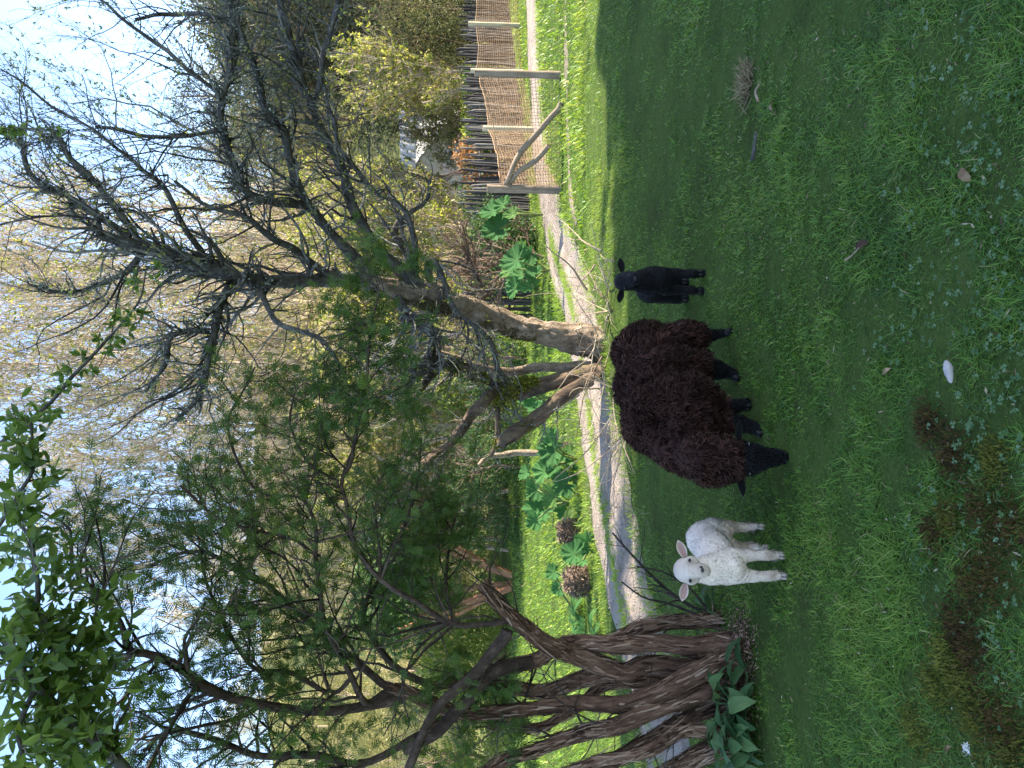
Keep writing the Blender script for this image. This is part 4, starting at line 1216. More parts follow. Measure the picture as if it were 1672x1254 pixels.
cb = [
    [(829, 1029, 4.1, 10), (799, 1060, 4.1, 10), (766, 1100, 4.05, 10), (732, 1138, 4.0, 9), (704, 1183, 3.95, 8), (677, 1235, 3.9, 8), (650, 1290, 3.9, 7)],
    [(870, 1080, 4.25, 11), (839, 1085, 4.2, 12), (799, 1100, 4.15, 12), (770, 1137, 4.1, 11), (745, 1165, 4.1, 10), (715, 1200, 4.1, 9), (660, 1230, 4.1, 8)],
    [(642, 1125, 4.3, 10), (604, 1149, 4.2, 8), (573, 1107, 4.1, 7), (545, 1059, 4.0, 6), (531, 1014, 3.95, 6), (525, 958, 3.9, 5.5), (519, 907, 3.9, 5), (518, 865, 3.85, 4.5), (500, 820, 3.8, 3), (480, 780, 3.8, 2)],
    [(838, 1012, 4.06, 7), (790, 1014, 4.05, 6.5), (746, 1015, 4.0, 6.5), (711, 1007, 4.0, 6.5), (677, 990, 3.95, 6), (642, 965, 3.9, 6), (615, 938, 3.9, 5.5), (590, 910, 3.85, 5), (573, 879, 3.85, 4.5), (563, 841, 3.8, 4.5), (551, 794, 3.8, 4.5), (565, 760, 3.8, 4.5), (571, 719, 3.8, 4), (582, 674, 3.8, 4), (595, 633, 3.8, 4), (606, 571, 3.8, 3), (616, 513, 3.8, 2.5), (619, 482, 3.8, 2)],
    [(660, 1140, 4.3, 11), (560, 1160, 4.2, 10), (420, 1150, 4.1, 10), (329, 1120, 4.0, 10), (277, 1090, 3.9, 9), (242, 1069, 3.85, 8), (208, 1055, 3.8, 8), (187, 1007, 3.7, 6), (166, 979, 3.7, 6), (138, 951, 3.6, 5), (121, 924, 3.6, 4), (114, 862, 3.6, 3), (48, 830, 3.6, 2)],
    [(520, 907, 3.9, 4), (480, 880, 3.9, 4), (430, 870, 3.85, 4), (380, 855, 3.8, 4), (330, 830, 3.8, 3.5), (290, 800, 3.8, 3)],
    [(700, 1200, 4.3, 9), (600, 1240, 4.2, 8), (500, 1230, 4.2, 8), (420, 1240, 4.2, 7), (340, 1200, 4.1, 6), (280, 1190, 4.1, 5), (230, 1230, 4.1, 4)],
    [(573, 1107, 4.1, 5), (540, 1130, 4.1, 5), (470, 1100, 4.1, 5), (410, 1090, 4.1, 4), (370, 1030, 4.1, 4), (340, 960, 4.1, 3), (330, 900, 4.1, 2)],
    [(720, 1120, 4.4, 8), (640, 1080, 4.4, 7), (600, 1000, 4.5, 5), (650, 900, 4.6, 4), (680, 800, 4.7, 3), (690, 720, 4.8, 2)],
    [(746, 1015, 4.0, 4), (730, 950, 4.2, 3.5), (735, 880, 4.4, 3), (745, 830, 4.5, 2.5)],
    [(620, 940, 3.9, 3), (618, 880, 3.9, 3), (610, 820, 3.9, 2)],
    [(551, 794, 3.8, 3), (500, 760, 3.8, 3), (470, 700, 3.8, 2.5), (480, 640, 3.8, 2)],
    [(500, 820, 3.8, 3), (420, 800, 3.9, 3), (380, 700, 4.0, 2.6), (400, 640, 4.0, 2.2), (420, 600, 4.0, 2)],
    [(642, 1125, 4.3, 9), (560, 1060, 4.5, 7), (470, 990, 4.6, 6), (400, 930, 4.7, 5), (330, 900, 4.7, 4), (250, 920, 4.7, 3)],
]
cA, cRr = paths(cb, 34)
cA = roughen(cA, .03, 3.5, 500)
M['cedar_limb'] = bark_mat('cedar_limb', [(.1, (.020, .014, .011)), (.45, (.075, .052, .040)), (.6, (.14, .10, .08)), (.9, (.24, .19, .155))], 20, (1.5, 1.5, 1.), .9, .012)
for i_ in range(len(cA)):
    link('branch', mesh('branch', local(tubes(cA[i_:i_ + 1], cRr[i_:i_ + 1] * (.95 if i_ < 2 else .74), 14, .35, .16, 120 + i_), oC), M['cedar_limb'], True), cedar)
cw = (cA[[2, 3, 4, 5, 6, 7, 8, 9, 10, 11, 12, 13]], cRr[[2, 3, 4, 5, 6, 7, 8, 9, 10, 11, 12, 13]])
c1 = sprout(*cw, 300, (.2, .85), (.5, 1.2), 8, -.05, .17, .45, .1, 1., .0022)
c2 = sprout(*c1, 1300, (.1, .42), (.4, 1.1), 6, -.1, .17, .6, .1, 1., .0014)
dead = sprout(sA, sR, 60, (.2, .9), (.5, 1.3), 8, .1, .15, .18, .35, 1., .002)
d2 = sprout(*dead, 160, (.1, .4), (.4, 1.1), 5, .1, .2, .6, .1, 1., .0013)
M['cedar_twig'] = bark_mat('cedar_twig', [(.2, (.022, .016, .012)), (.5, (.06, .045, .035)), (.8, (.13, .10, .08))], 20, (1, 1, 1), .3, .004)
link('twigs', mesh('twigs', local(tubes(*c1, 5) + tubes(*c2, 4, cap=False) + tubes(*dead, 5) + tubes(*d2, 4, cap=False), oC), M['cedar_twig']), cedar, kind='stuff')
def sprays(p, d, size, rn=None, droop=.7):
    n_ = len(p)
    d = nrm(d + rand_dirs(n_) * .7 + np.array([0, 0, -droop]) * rng.random((n_, 1)))
    X, Y, Z = axes_from(d)
    return stamp(*SPRIG, p, X, Y, Z, size[0] + (size[1] - size[0]) * rng.random(n_), rn)
SPRIG = sprig_template(4)
clus = [(690, 900, 62, 4.3, 420), (700, 840, 55, 4.5, 260), (730, 780, 45, 4.6, 140), (740, 850, 45, 4.4, 260), (560, 590, 75, 3.9, 420), (520, 690, 70, 3.9, 330), (600, 540, 60, 3.9, 300), (620, 420, 45, 4.0, 200), (580, 470, 45, 4.0, 160), (450, 940, 80, 4.0, 360), (480, 1020, 70, 4.1, 280), (340, 1000, 80, 4.0, 300), (270, 870, 70, 4.2, 260), (380, 850, 70, 4.1, 240), (700, 1000, 50, 4.2, 220), (710, 1090, 50, 4.3, 200), (640, 960, 60, 4.4, 220), (560, 1000, 60, 4.4, 200), (420, 1100, 90, 4.2, 400), (250, 1130, 80, 4.0, 340), (330, 1200, 90, 4.2, 380), (560, 1200, 90, 4.3, 330), (680, 1200, 60, 4.3, 240), (200, 960, 60, 4.0, 220), (160, 860, 60, 4.1, 160), (480, 860, 60, 3.9, 180), (420, 740, 60, 4.0, 150), (830, 1150, 40, 4.1, 160), (780, 1210, 50, 4.2, 200), (640, 760, 60, 4.4, 180), (650, 660, 45, 4.2, 140), (450, 590, 45, 4.0, 110), (120, 1200, 80, 4.0, 300), (200, 1240, 70, 4.1, 260), (840, 1240, 40, 4.0, 110)]
cp = []
for (x, y, r, D, n_) in clus:
    c_ = P(x, y, D)
    rw = pxr(r, D)
    n_ = int(n_ * .78)
    nb = max(5, n_ // 28)
    sub = c_ + rng.normal(size=(nb, 3)) * rw * .62 * np.array([1, .8, 1])
    cp.append(sub[rng.integers(0, nb, n_)] + rng.normal(size=(n_, 3)) * rw * .20)
cp = np.concatenate(cp)
p1, t1, j1 = pts_on(c2[0], 3900, .1, 1.)
p2, t2, j2 = pts_on(c1[0], 1100, .3, 1.)
ct = (.45 + .55 * vnoise(cp * 2.5, 17)) * .6 + rng.random(len(cp)) * .4
pc = np.concatenate([p1, p2])
ctc = (.45 + .55 * vnoise(pc * 2.5, 17)) * .6 + rng.random(len(pc)) * .4
link('foliage', mesh('foliage', local([sprays(pc, np.concatenate([t1, t2]), (.03, .085), np.clip(ctc, 0, 1)), sprays(cp, rand_dirs(len(cp)) * .5, (.035, .09), np.clip(ct, 0, 1))], oC), M['cedar_leaf']), cedar, kind='stuff')
# thin drooping shoots carrying the clusters
sb = cp[rng.integers(0, len(cp), 420)]
sh = np.stack([sb + np.array([0, .0, .14]) * k_ / 4 + rng.normal(size=sb.shape) * .012 * k_ + np.array([-.05, 0, 0]) * (k_ / 4) ** 2 for k_ in range(5)], 1)[:, ::-1]
link('shoots', mesh('shoots', local(tubes(sh, np.tile(np.linspace(.0022, .001, 5), (420, 1)), 4, cap=False), oC), M['cedar_twig']), cedar, kind='stuff')

# ------------------------------------------------------------------ broad-leaved tree hanging in from above
oB = np.array([-3.3, 2.3, 0])
btree = thing('leafy_tree', 'broad leaved tree whose fresh green leaves hang in from the upper left', 'tree', oB)
bl = [np.array([oB, oB + [.05, .05, 1.2], oB + [.1, .1, 2.3], oB + [.5, .25, 3.2], oB + [1.0, .4, 3.7]])]
btr = spline(bl[0], 30)[None]
brr = np.linspace(.13, .07, 30)[None]
link('trunk', mesh('trunk', local(tubes(btr, brr, 18, .5, .12, 9), oB), M['twig'], True), btree)
bpx = [
    [(230, 1300, 2.9, 12), (190, 1240, 2.9, 9), (120, 1180, 2.85, 7), (60, 1120, 2.8, 6), (0, 1060, 2.8, 5), (-60, 1000, 2.8, 3)],
    [(0, 1064, 2.8, 5), (35, 1030, 2.8, 5), (56, 1002, 2.8, 4.5), (62, 960, 2.8, 4), (50, 880, 2.85, 3), (30, 850, 2.9, 2.5), (40, 800, 3.0, 2)],
    [(56, 1002, 2.8, 3.5), (75, 1010, 2.8, 3), (83, 1045, 2.8, 2.5), (110, 1090, 2.8, 2)],
    [(-40, 760, 3.3, 4), (31, 698, 3.4, 3.3), (79, 661, 3.4, 3), (117, 616, 3.45, 3), (147, 585, 3.45, 2.6), (178, 551, 3.5, 2.3), (206, 520, 3.5, 2), (230, 486, 3.5, 1.6), (238, 440, 3.5, 1.2)],
    [(-30, 900, 3.1, 4), (10, 840, 3.1, 3.5), (35, 800, 3.1, 3), (55, 760, 3.15, 2.5), (50, 690, 3.2, 2)],
    [(-20, 214, 3.6, 3), (30, 210, 3.6, 2.5), (95, 214, 3.6, 2)],
    [(150, 1260, 3.0, 6), (110, 1220, 3.0, 5), (100, 1130, 3.0, 4), (150, 1040, 3.0, 3), (160, 960, 3.0, 2)],
    [(60, 1120, 2.8, 5), (30, 1190, 2.75, 4), (40, 1250, 2.7, 3), (20, 1300, 2.7, 3)],
]
bA, bR = paths(bpx, 20)
for i_ in range(len(bA)):
    link('branch', mesh('branch', local(tubes(bA[i_:i_ + 1], bR[i_:i_ + 1], 8, .4, .08, 160 + i_), oB), M['twig'], True), btree)
bs1 = sprout(bA[[0, 1, 2, 4, 6, 7]], bR[[0, 1, 2, 4, 6, 7]], 120, (.08, .35), (.5, 1.2), 6, .15, .2, .5, .1, 1., .0014)
link('twigs', mesh('twigs', local(tubes(*bs1, 4, cap=False), oB), M['twig']), btree, kind='stuff')
def leafsites(src, n, tmin=.1):
    p, tn, _ = pts_on(src[0], n, tmin, 1.)
    return p, nrm(tn * .4 + rand_dirs(n) + np.array([0, 0, -.25]))
pa, da = leafsites(bs1, 900)
r_c = []
for (x, y, r, D, n_) in [(90, 1080, 60, 2.85, 260), (110, 1160, 55, 2.8, 260), (60, 1200, 60, 2.8, 200), (40, 1000, 45, 2.85, 150), (140, 1010, 40, 2.95, 100), (30, 900, 40, 3.0, 90), (100, 930, 40, 3.0, 60), (160, 1100, 30, 3.0, 90), (140, 1220, 40, 2.9, 140), (20, 760, 26, 3.15, 40), (30, 700, 26, 3.2, 40)]:
    n_ = int(n_ * .55)
    r_c.append(P(x, y, D) + rng.normal(size=(n_, 3)) * pxr(r, D) * .72)
pc_ = np.concatenate(r_c)
dc_ = nrm(rand_dirs(len(pc_)) + np.array([.1, 0, -.35]))
# rosettes on the slanting branch and on the small sprig
rp, rt, _ = pts_on(bA[3:4], 46, .12, 1.)
kr = 7
off = rand_dirs(46) * .05
rp2 = np.repeat(rp + off, kr, 0)
rd2 = nrm(rand_dirs(46 * kr) + np.repeat(off * 12, kr, 0))
sp_, stn, _ = pts_on(bA[5:6], 14, .1, 1.)
sp2 = np.repeat(sp_, 6, 0)
sd2 = nrm(rand_dirs(84) + np.repeat(stn, 6, 0) * .3)
LP = np.concatenate([pa, pc_, rp2, sp2])
LD = np.concatenate([da, dc_, rd2, sd2])
LS = np.concatenate([.045 + .03 * rng.random(len(pa)), .05 + .032 * rng.random(len(pc_)), .034 + .02 * rng.random(len(rp2)), .03 + .02 * rng.random(len(sp2))])
X, Y, Z = axes_from(LD)
LW = LS * (.85 + .3 * rng.random(len(LS)))
order = np.argsort(-LS / LP[:, 1] * (LP[:, 2] < 3.45))
big = order[:300]
rest = order[300:]
link('leaves', mesh('leaves', local([stamp(*LEAF, LP[rest], X[rest], Y[rest], Z[rest], np.stack([LW[rest], LS[rest], LS[rest]], 1))], oB), M['leaf'], True), btree, kind='stuff')
lv = [mesh('leaf', [(LEAF[0] * np.array([1 + .1 * k_, 1, 1 + 1.5 * k_]), LEAF[1], v_)], M['leaf'], True) for k_, v_ in ((0, .15), (.3, .4), (.6, .6), (-.4, .75), (.9, .95))]
for k_, j in enumerate(big):
    l_ = link('leaf', lv[k_ % 5], btree)
    s = LS[j]
    Mx = Matrix(((X[j][0] * LW[j], Y[j][0] * s, Z[j][0] * s, LP[j][0] - oB[0]), (X[j][1] * LW[j], Y[j][1] * s, Z[j][1] * s, LP[j][1] - oB[1]), (X[j][2] * LW[j], Y[j][2] * s, Z[j][2] * s, LP[j][2] - oB[2]), (0, 0, 0, 1)))
    l_.matrix_local = Mx

# ------------------------------------------------------------------ broad-leaved plants at the cedar's foot
def oval_leaf(nu=7):
    ts = np.linspace(0, 1, nu)
    wq = np.sin(np.pi * np.clip(ts, 0, 1) ** .9) ** .6 * .25 + .008
    V = []
    for t_, w_ in zip(ts, wq):
        z = .18 * math.sin(t_ * 2.2) - .20 * t_ * t_
        for s_ in (-1, -.5, 0, .5, 1):
            V.append([s_ * w_, t_, z + .05 * abs(s_) * w_ * 3 + .014 * math.sin(t_ * 22 + s_ * 2) * abs(s_)])
    ix = np.arange(nu * 5).reshape(nu, 5)
    return np.array(V), np.stack([ix[:-1, :-1], ix[:-1, 1:], ix[1:, 1:], ix[1:, :-1]], -1).reshape(-1, 4)
OV = oval_leaf()
dockm = [mesh('leaf', [(OV[0] * np.array([s_, 1, z_]), OV[1], v_)], M['dock'], True) for s_, z_, v_ in ((1, 1, .2), (.85, 1.4, .5), (1.1, .7, .7), (.95, 1.9, .9))]
def dock(x, y, n_, size, label):
    o_ = G(x, y)
    o_[2] = 0
    t0 = thing('broad_leaf_plant', label, 'plant', o_)
    for k_ in range(n_):
        a = k_ * 2.4 + rng.random() * .5
        el = -.75 + 1.0 * rng.random()
        d = nrm(np.array([[math.cos(a) * math.cos(el), math.sin(a) * math.cos(el) * .8 , math.sin(el)]]))
        s = size * (.65 + .5 * rng.random())
        Xq, Yq, Zq = axes_from(d, np.array([[0, 0, 1.]]))
        Xq, Yq, Zq = Xq[0], Yq[0], Zq[0]
        st_ = np.array([math.cos(a), math.sin(a), 0]) * s * .25 + np.array([rng.normal() * size * .45, rng.normal() * size * .25, .0])
        st_[2] = size * (.25 + .9 * rng.random()) + .3 * size * max(0, -math.sin(el))
        l_ = link('leaf', dockm[k_ % 4], t0)
        l_.matrix_local = Matrix([[*(np.array([Xq[r], Yq[r], Zq[r]]) * s), st_[r]] for r in range(3)] + [[0, 0, 0, 1]])
        pth = np.stack([np.zeros(3), st_ * np.array([.4, .4, .7]), st_])
        link('stalk', mesh('stalk', tubes(spline(pth, 6)[None], np.full((1, 6), .004), 5, .4), M['dock'], True), t0)
dock(1228, 1150, 34, .16, 'clump of broad dark green leaves at the foot of the cedar stems')
dock(1238, 1225, 30, .16, 'clump of broad dark green leaves nearest the lower left edge')
dock(1170, 1000, 9, .12, 'small broad leaved seedling beside the rightmost cedar stem')

# bark shreds and dead leaves at the base
M['litter'] = bark_mat('bark_litter', [(.2, (.06, .035, .025)), (.5, (.19, .105, .07)), (.8, (.34, .21, .15))], 20, (1, 1, 1), .3, .004, rndmix=.7)
q, i = pick(2600, [(1212, 1060), (1215, 1085), (1210, 1110), (1222, 1045), (1205, 1150), (1215, 1190)], [.11, .1, .1, .09, .14, .14])
n = len(q)
dd = rand_dirs(n) * np.array([1, 1, .35])
X, Y, Z = axes_from(nrm(dd), np.tile([[0, 0, 1.]], (n, 1)) + rng.normal(size=(n, 3)) * .3)
link('bark_litter', mesh('bark_litter', [stamp(*DIA, np.concatenate([q, (.01 + .03 * rng.random(n))[:, None]], 1), X, Y, Z, np.stack([.006 + .012 * rng.random(n), .012 + .035 * rng.random(n) ** 2, np.full(n, .02)], 1))], M['litter']), kind='stuff', label='shredded red brown bark lying round the cedar base')

# ------------------------------------------------------------------ brush piles of dry twigs
def brush(name, label, px, n_, ln, thick):
    o_ = G(*px[0])
    o_[2] = 0
    t0 = thing(name, label, 'brushwood', o_)
    c_ = np.array([G(x, y) for x, y in px])
    i_ = rng.integers(0, len(c_), n_)
    st_ = c_[i_] + rng.normal(size=(n_, 3)) * np.array([.22, .12, 0])
    st_[:, 2] = .02 + .28 * rng.random(n_) ** 2
    a = rng.random(n_) * 2 * np.pi
    d = nrm(np.stack([np.cos(a), np.sin(a) * .7, .25 + .6 * rng.random(n_) ** 2], 1))
    L = ln[0] + (ln[1] - ln[0]) * rng.random(n_)
    q_ = [st_]
    for k_ in range(7):
        d = nrm(d + rng.normal(size=(n_, 3)) * .13 + np.array([0, 0, -.03]))
        q_.append(q_[-1] + d * (L / 7)[:, None])
        q_[-1][:, 2] = np.maximum(q_[-1][:, 2], .012)
    A = np.stack(q_, 1)
    R_ = (thick[0] + (thick[1] - thick[0]) * rng.random(n_) ** 3)[:, None] * np.linspace(1, .3, 8)[None]
    nb = 8
    for k_ in np.argsort(-R_[:, 0])[:nb]:
        link('branch', mesh('branch', local(tubes(A[k_:k_ + 1], R_[k_:k_ + 1], 7, .5, .1), o_), M['dry_twig'], True), t0)
    b_ = sprout(A, R_, n_ * 4, (.06, .32), (.4, 1.1), 6, .1, .25, .6, .1, 1., .0012)
    link('twigs', mesh('twigs', local(tubes(A, R_, 5, cap=False) + tubes(*b_, 3, cap=False), o_), M['dry_twig']), t0, kind='stuff')
brush('brush_pile', 'pile of pale dry twigs at the foot of the sunlit trunk', [(1000, 480), (1000, 520), (998, 560), (1003, 590), (995, 540), (1000, 450)], 46, (.25, .9), (.0025, .013))
brush('brush_pile', 'long thin dry branches lying along the track behind the dark sheep', [(1010, 640), (1015, 670), (1025, 710), (1032, 740), (1020, 690)], 34, (.3, .9), (.0025, .010))
# leaning sapling twigs between lamb and cedar
o_ = G(1155, 1000)
o_[2] = 0
t0 = thing('bare_sapling', 'thin bare twigs leaning over the track behind the white lamb', 'sapling', o_)
za, zr = paths([[(1160, 1002, 4.3, 3.5), (1120, 985, 4.4, 3), (1080, 955, 4.5, 2.5), (1040, 915, 4.6, 2), (1000, 870, 4.7, 1.5)], [(1160, 1010, 4.3, 3), (1130, 1000, 4.3, 2.5), (1090, 985, 4.4, 2), (1050, 975, 4.4, 1.6), (1015, 950, 4.5, 1.2)], [(1155, 995, 4.3, 2.5), (1125, 960, 4.3, 2), (1085, 935, 4.4, 1.6), (1040, 925, 4.4, 1.3)]], 14)
zb = sprout(za, zr, 22, (.1, .4), (.4, .9), 6, .2, .15, .6, .2, 1., .0012)
for k_ in range(3):
    link('stem', mesh('stem', local(tubes(za[k_:k_ + 1], zr[k_:k_ + 1], 7, .3), o_), M['cedar_twig'], True), t0)
link('twigs', mesh('twigs', local(tubes(*zb, 4, cap=False), o_), M['cedar_twig']), t0, kind='stuff')

# ------------------------------------------------------------------ giant-leaved plants and brown crowns by the track
def gun_leaf(lobes=7, seed=0):
    rg = np.random.default_rng(seed)
    n_ = lobes * 8
    th = np.linspace(-2.75, 2.75, n_)
    k_ = lobes
    r = .70 + .30 * np.abs(np.cos(th * k_ / 5.5 * np.pi / 2 )) ** .6 + .09 * np.sin(th * 17) + rg.normal(size=n_) * .06
    r *= .85 + .15 * np.cos(th * .5)
    V = [[0, 0, 0]]
    for f_ in (.35, .7, 1.0):
        rr_ = r * f_ if f_ == 1 else (.25 + .75 * r) * f_
        z = .28 * f_ ** 1.5 + .06 * f_ * np.cos(th * k_ * 1.14) + .035 * f_ * np.cos(th * 19) + rg.normal(size=n_) * .03 * f_
        for a, b_, c_ in zip(th, rr_, z):
            V.append([math.sin(a) * b_, math.cos(a) * b_, c_])
    V = np.array(V)
    F = []
    for j in range(n_ - 1):
        F.append([0, 1 + j + 1, 1 + j])
    Q = []
    for ring in (0, 1):
        for j in range(n_ - 1):
            a = 1 + ring * n_ + j
            Q.append([a, a + 1, a + n_ + 1, a + n_])
    return [(V, np.array(F)), (V, np.array(Q))]
gl = []
for k_ in range(4):
    (V, F), (V2_, Q) = gun_leaf(7, k_)
    F3 = np.concatenate([F, Q[:, [0, 1, 2]], Q[:, [0, 2, 3]]])
    gl.append(mesh('leaf', [(V, F3, (.15, .45, .7, .95)[k_])], M['gunnera'], True))
M['stalk'] = plain('leaf_stalk', (.13, .17, .05), .6, .2, 20, .3)
def gunnera(label, base, D, leaves):
    """leaves: (x, y, rpx, tilt) as seen; base (x,y)"""
    o_ = P(base[0], base[1], D)
    o_[2] = 0
    t0 = thing('giant_leaf_plant', label, 'plant', o_)
    for k_, (x, y, r, tilt) in enumerate(leaves):
        Dl = D + rng.normal() * .15
        c_ = P(x, y, Dl)
        n_ = nrm(np.array([.45 + rng.normal() * .35, -1 * math.cos(tilt), math.sin(tilt) + .25]))
        up_ = nrm(np.array([rng.normal() * .5, rng.normal() * .2, 1.]) - n_ * 0)
        Xq = nrm(np.cross(up_, n_))
        Yq = np.cross(n_, Xq)
        s = pxr(r, Dl)
        l_ = link('leaf', gl[k_ % 4], t0)
        c2_ = c_ - o_
        l_.matrix_local = Matrix([[Xq[q_] * s, Yq[q_] * s, n_[q_] * s, c2_[q_]] for q_ in range(3)] + [[0, 0, 0, 1]])
        pth = spline(np.stack([np.zeros(3), c2_ * np.array([.35, .35, .55]), c2_]), 8)[None]
        link('stalk', mesh('stalk', tubes(pth, np.linspace(.018, .010, 8)[None], 7, .4), M['stalk'], True), t0)
gunnera('giant leaved plant in full sun beside the dark stake fence', (878, 440), 12.2, [(845, 425, 30, .5), (852, 450, 28, .7), (866, 470, 22, .4), (835, 440, 22, .9), (868, 418, 20, .6), (872, 448, 18, .3), (842, 470, 20, .8), (858, 405, 16, .6)])
gunnera('pair of drooping giant leaves against the stakes left of the corner post', (868, 350), 13.2, [(815, 375, 30, .2), (806, 345, 24, .5), (822, 335, 18, .4), (838, 350, 16, .3)])
gunnera('bluish giant leaves seen behind the mossy stems', (905, 650), 10.6, [(872, 652, 26, .3), (882, 668, 20, .5), (862, 640, 16, .7)])
gunnera('giant leaved plant with five leaves beyond the track', (945, 750), 9.3, [(905, 735, 30, .6), (912, 760, 30, .3), (890, 770, 24, .7), (935, 748, 26, .2), (925, 790, 24, .4), (942, 775, 18, .3), (900, 715, 20, .6)])
gunnera('tall giant leaves standing over the far lawn', (928, 820), 10.2, [(878, 800, 22, .2), (885, 830, 30, .3), (875, 850, 18, .4), (905, 810, 24, .5), (860, 772, 16, .8), (925, 830, 22, .3)])
gunnera('pair of upright fan leaves sprouting at the near edge of the track', (975, 895), 8.35, [(938, 905, 24, .2), (958, 885, 22, .1), (952, 915, 14, .4)])
gunnera('young plant with toothed leaf behind the brown crown', (940, 1000), 9.0, [(905, 935, 16, .3), (912, 960, 14, .5)])

M['crown'] = bark_mat('dead_leaf_bases', [(.2, (.08, .055, .04)), (.5, (.19, .135, .10)), (.8, (.30, .22, .17))], 12, (1, 1, 2), .8, .01, rndmix=.5)
def dead_crown(x, y, D, r, label):
    o_ = P(x, y, D)
    o_[2] = 0
    t0 = thing('shaggy_stump', label, 'stump', o_)
    s = pxr(r, D)
    core_ = ellipsoid((0, 0, s * .7), np.array([1, 0, 0]), np.array([0, 1, 0]), np.array([0, 0, 1]), (s * .8, s * .7, s * 1.0), 16, 10, .3)
    cv = core_[0] + nrm(core_[0] - [0, 0, s * .7]) * (fbm(core_[0] * 14, 3, 2) * s * .22)[:, None]
    link('core', mesh('core', [(cv, core_[1], .3)], M['crown'], True), t0)
    n_ = 700
    a = rng.random(n_) * 6.28
    zz = rng.random(n_) * 1.7
    rad = np.sqrt(np.maximum(0, 1 - ((zz - .7) / 1.05) ** 2)) * .75
    p_ = np.stack([np.cos(a) * rad * s, np.sin(a) * rad * s * .9, zz * s], 1)
    d = nrm(np.stack([np.cos(a), np.sin(a), .5 - .9 * rng.random(n_)], 1) + rng.normal(size=(n_, 3)) * .4)
    X, Y, Z = axes_from(d)
    link('fibres', mesh('fibres', [stamp(*DIA, p_, X, Y, Z, np.stack([np.full(n_, s * .12), s * (.2 + .3 * rng.random(n_)), np.full(n_, s * .2)], 1))], M['crown']), t0, kind='stuff')
dead_crown(938, 868, 9.2, 23, 'brown shaggy crown of dead leaf bases beside the fan leaves')
dead_crown(962, 948, 8.5, 27, 'largest brown shaggy crown at the left end of the track')
dead_crown(935, 735, 9.9, 14, 'small dark brown crown under the giant leaves')

# ferns
def fern(label, base, D, n_, L, mat):
    o_ = P(base[0], base[1], D)
    o_[2] = 0
    t0 = thing('fern', label, 'fern', o_)
    for k_ in range(n_):
        a = k_ * 2 * math.pi / n_ + rng.random() * .5
        ts = np.linspace(0, 1, 16)
        h_ = L * (.75 + .4 * rng.random())
        q_ = np.stack([np.cos(a) * ts * h_ * .8, np.sin(a) * ts * h_ * .8, h_ * (1.0 * ts - .85 * ts ** 2)], 1)
        tn = nrm(np.gradient(q_, axis=0))
        sd_ = nrm(np.cross(tn, [0, 0, 1.]))
        nn_ = np.cross(sd_, tn)
        parts = tubes(q_[None], np.linspace(.006, .002, 16)[None], 4, .4)
        pos, dr, sz = [], [], []
        for j in range(2, 16):
            for s_ in (-1, 1):
                pos.append(q_[j])
                dr.append(sd_[j] * s_ + tn[j] * .45)
                sz.append(h_ * .28 * math.sin(math.pi * (.12 + .85 * (1 - j / 16))) )
        dr = nrm(np.array(dr))
        nn3 = np.repeat(nn_[2:], 2, 0)
        X = np.cross(dr, nn3)
        parts.append(stamp(*DIA, np.array(pos), X, dr, nn3, np.stack([np.array(sz) * .5, sz, sz], 1), .5 + .3 * rng.random()))
        link('frond', mesh('frond', parts, mat), t0)
fern('bright fern arching beside the brown crown left of the track', (955, 1015), 8.9, 9, .42, M['gunnera'])
fern('low fern at the left end of the track', (985, 1040), 7.9, 8, .32, M['gunnera'])
fern('green fern clump beyond the track under the tall giant leaves', (945, 860), 9.6, 9, .4, M['midgreen'])

# ------------------------------------------------------------------ netting fence and stake fence
Cn, Bp = G(915, 310), G(915, 123)
N1, N2_, N3 = G(875, 212), G(855, 118), G(850, 42)
N4 = N3 + (N3 - N2_) * 1.4
net = thing('netting_fence', 'brown mesh netting stretched between pale wooden posts', 'fence', Cn * [1, 1, 0])
oN = Cn * [1, 1, 0]
def postm(p, h, r, mat, name='post', lean=(0, 0)):
    q_ = np.stack([np.array([p[0], p[1], -.1]) + np.array([lean[0], lean[1], 1]) * np.array([t_, t_, t_ * 1]) * (h + .1) for t_ in np.linspace(0, 1, 7)])
    pr_ = tubes(q_[None], np.full((1, 7), r) * (1 + .05 * rng.normal(size=(1, 7))), 12, .3 + .4 * rng.random(), .06)
    return link(name, mesh(name, local(pr_, oN), mat, True), net)
postm(Cn, 1.06, .062, M['old_post'])
postm(Bp, 1.24, .055, M['old_post'])
postm(N1, 1.0, .055, M['post'])
postm(N2_, 1.18, .055, M['post'])
postm(N3, 1.22, .055, M['post'])
postm(N4, 1.2, .055, M['post'])
def pole(pts, name, label=None):
    a, r = pixpath(pts, 20)
    o_ = link(name, mesh(name, local(tubes(roughen(a[None], .03, 3, 700), r[None], 10, .5, .1), oN), M['old_post'], True), net)
pole([(916, 168, 10.7, 4.6), (893, 196, 10.75, 5), (868, 228, 10.85, 5), (848, 252, 10.9, 4.8), (835, 275, 10.9, 4.5), (822, 308, 11.0, 4.2)], 'brace')
pole([(896, 238, 10.75, 4.6), (878, 258, 10.8, 4.6), (862, 270, 10.9, 4.4), (845, 280, 10.9, 4.2), (830, 300, 11.0, 4)], 'brace')
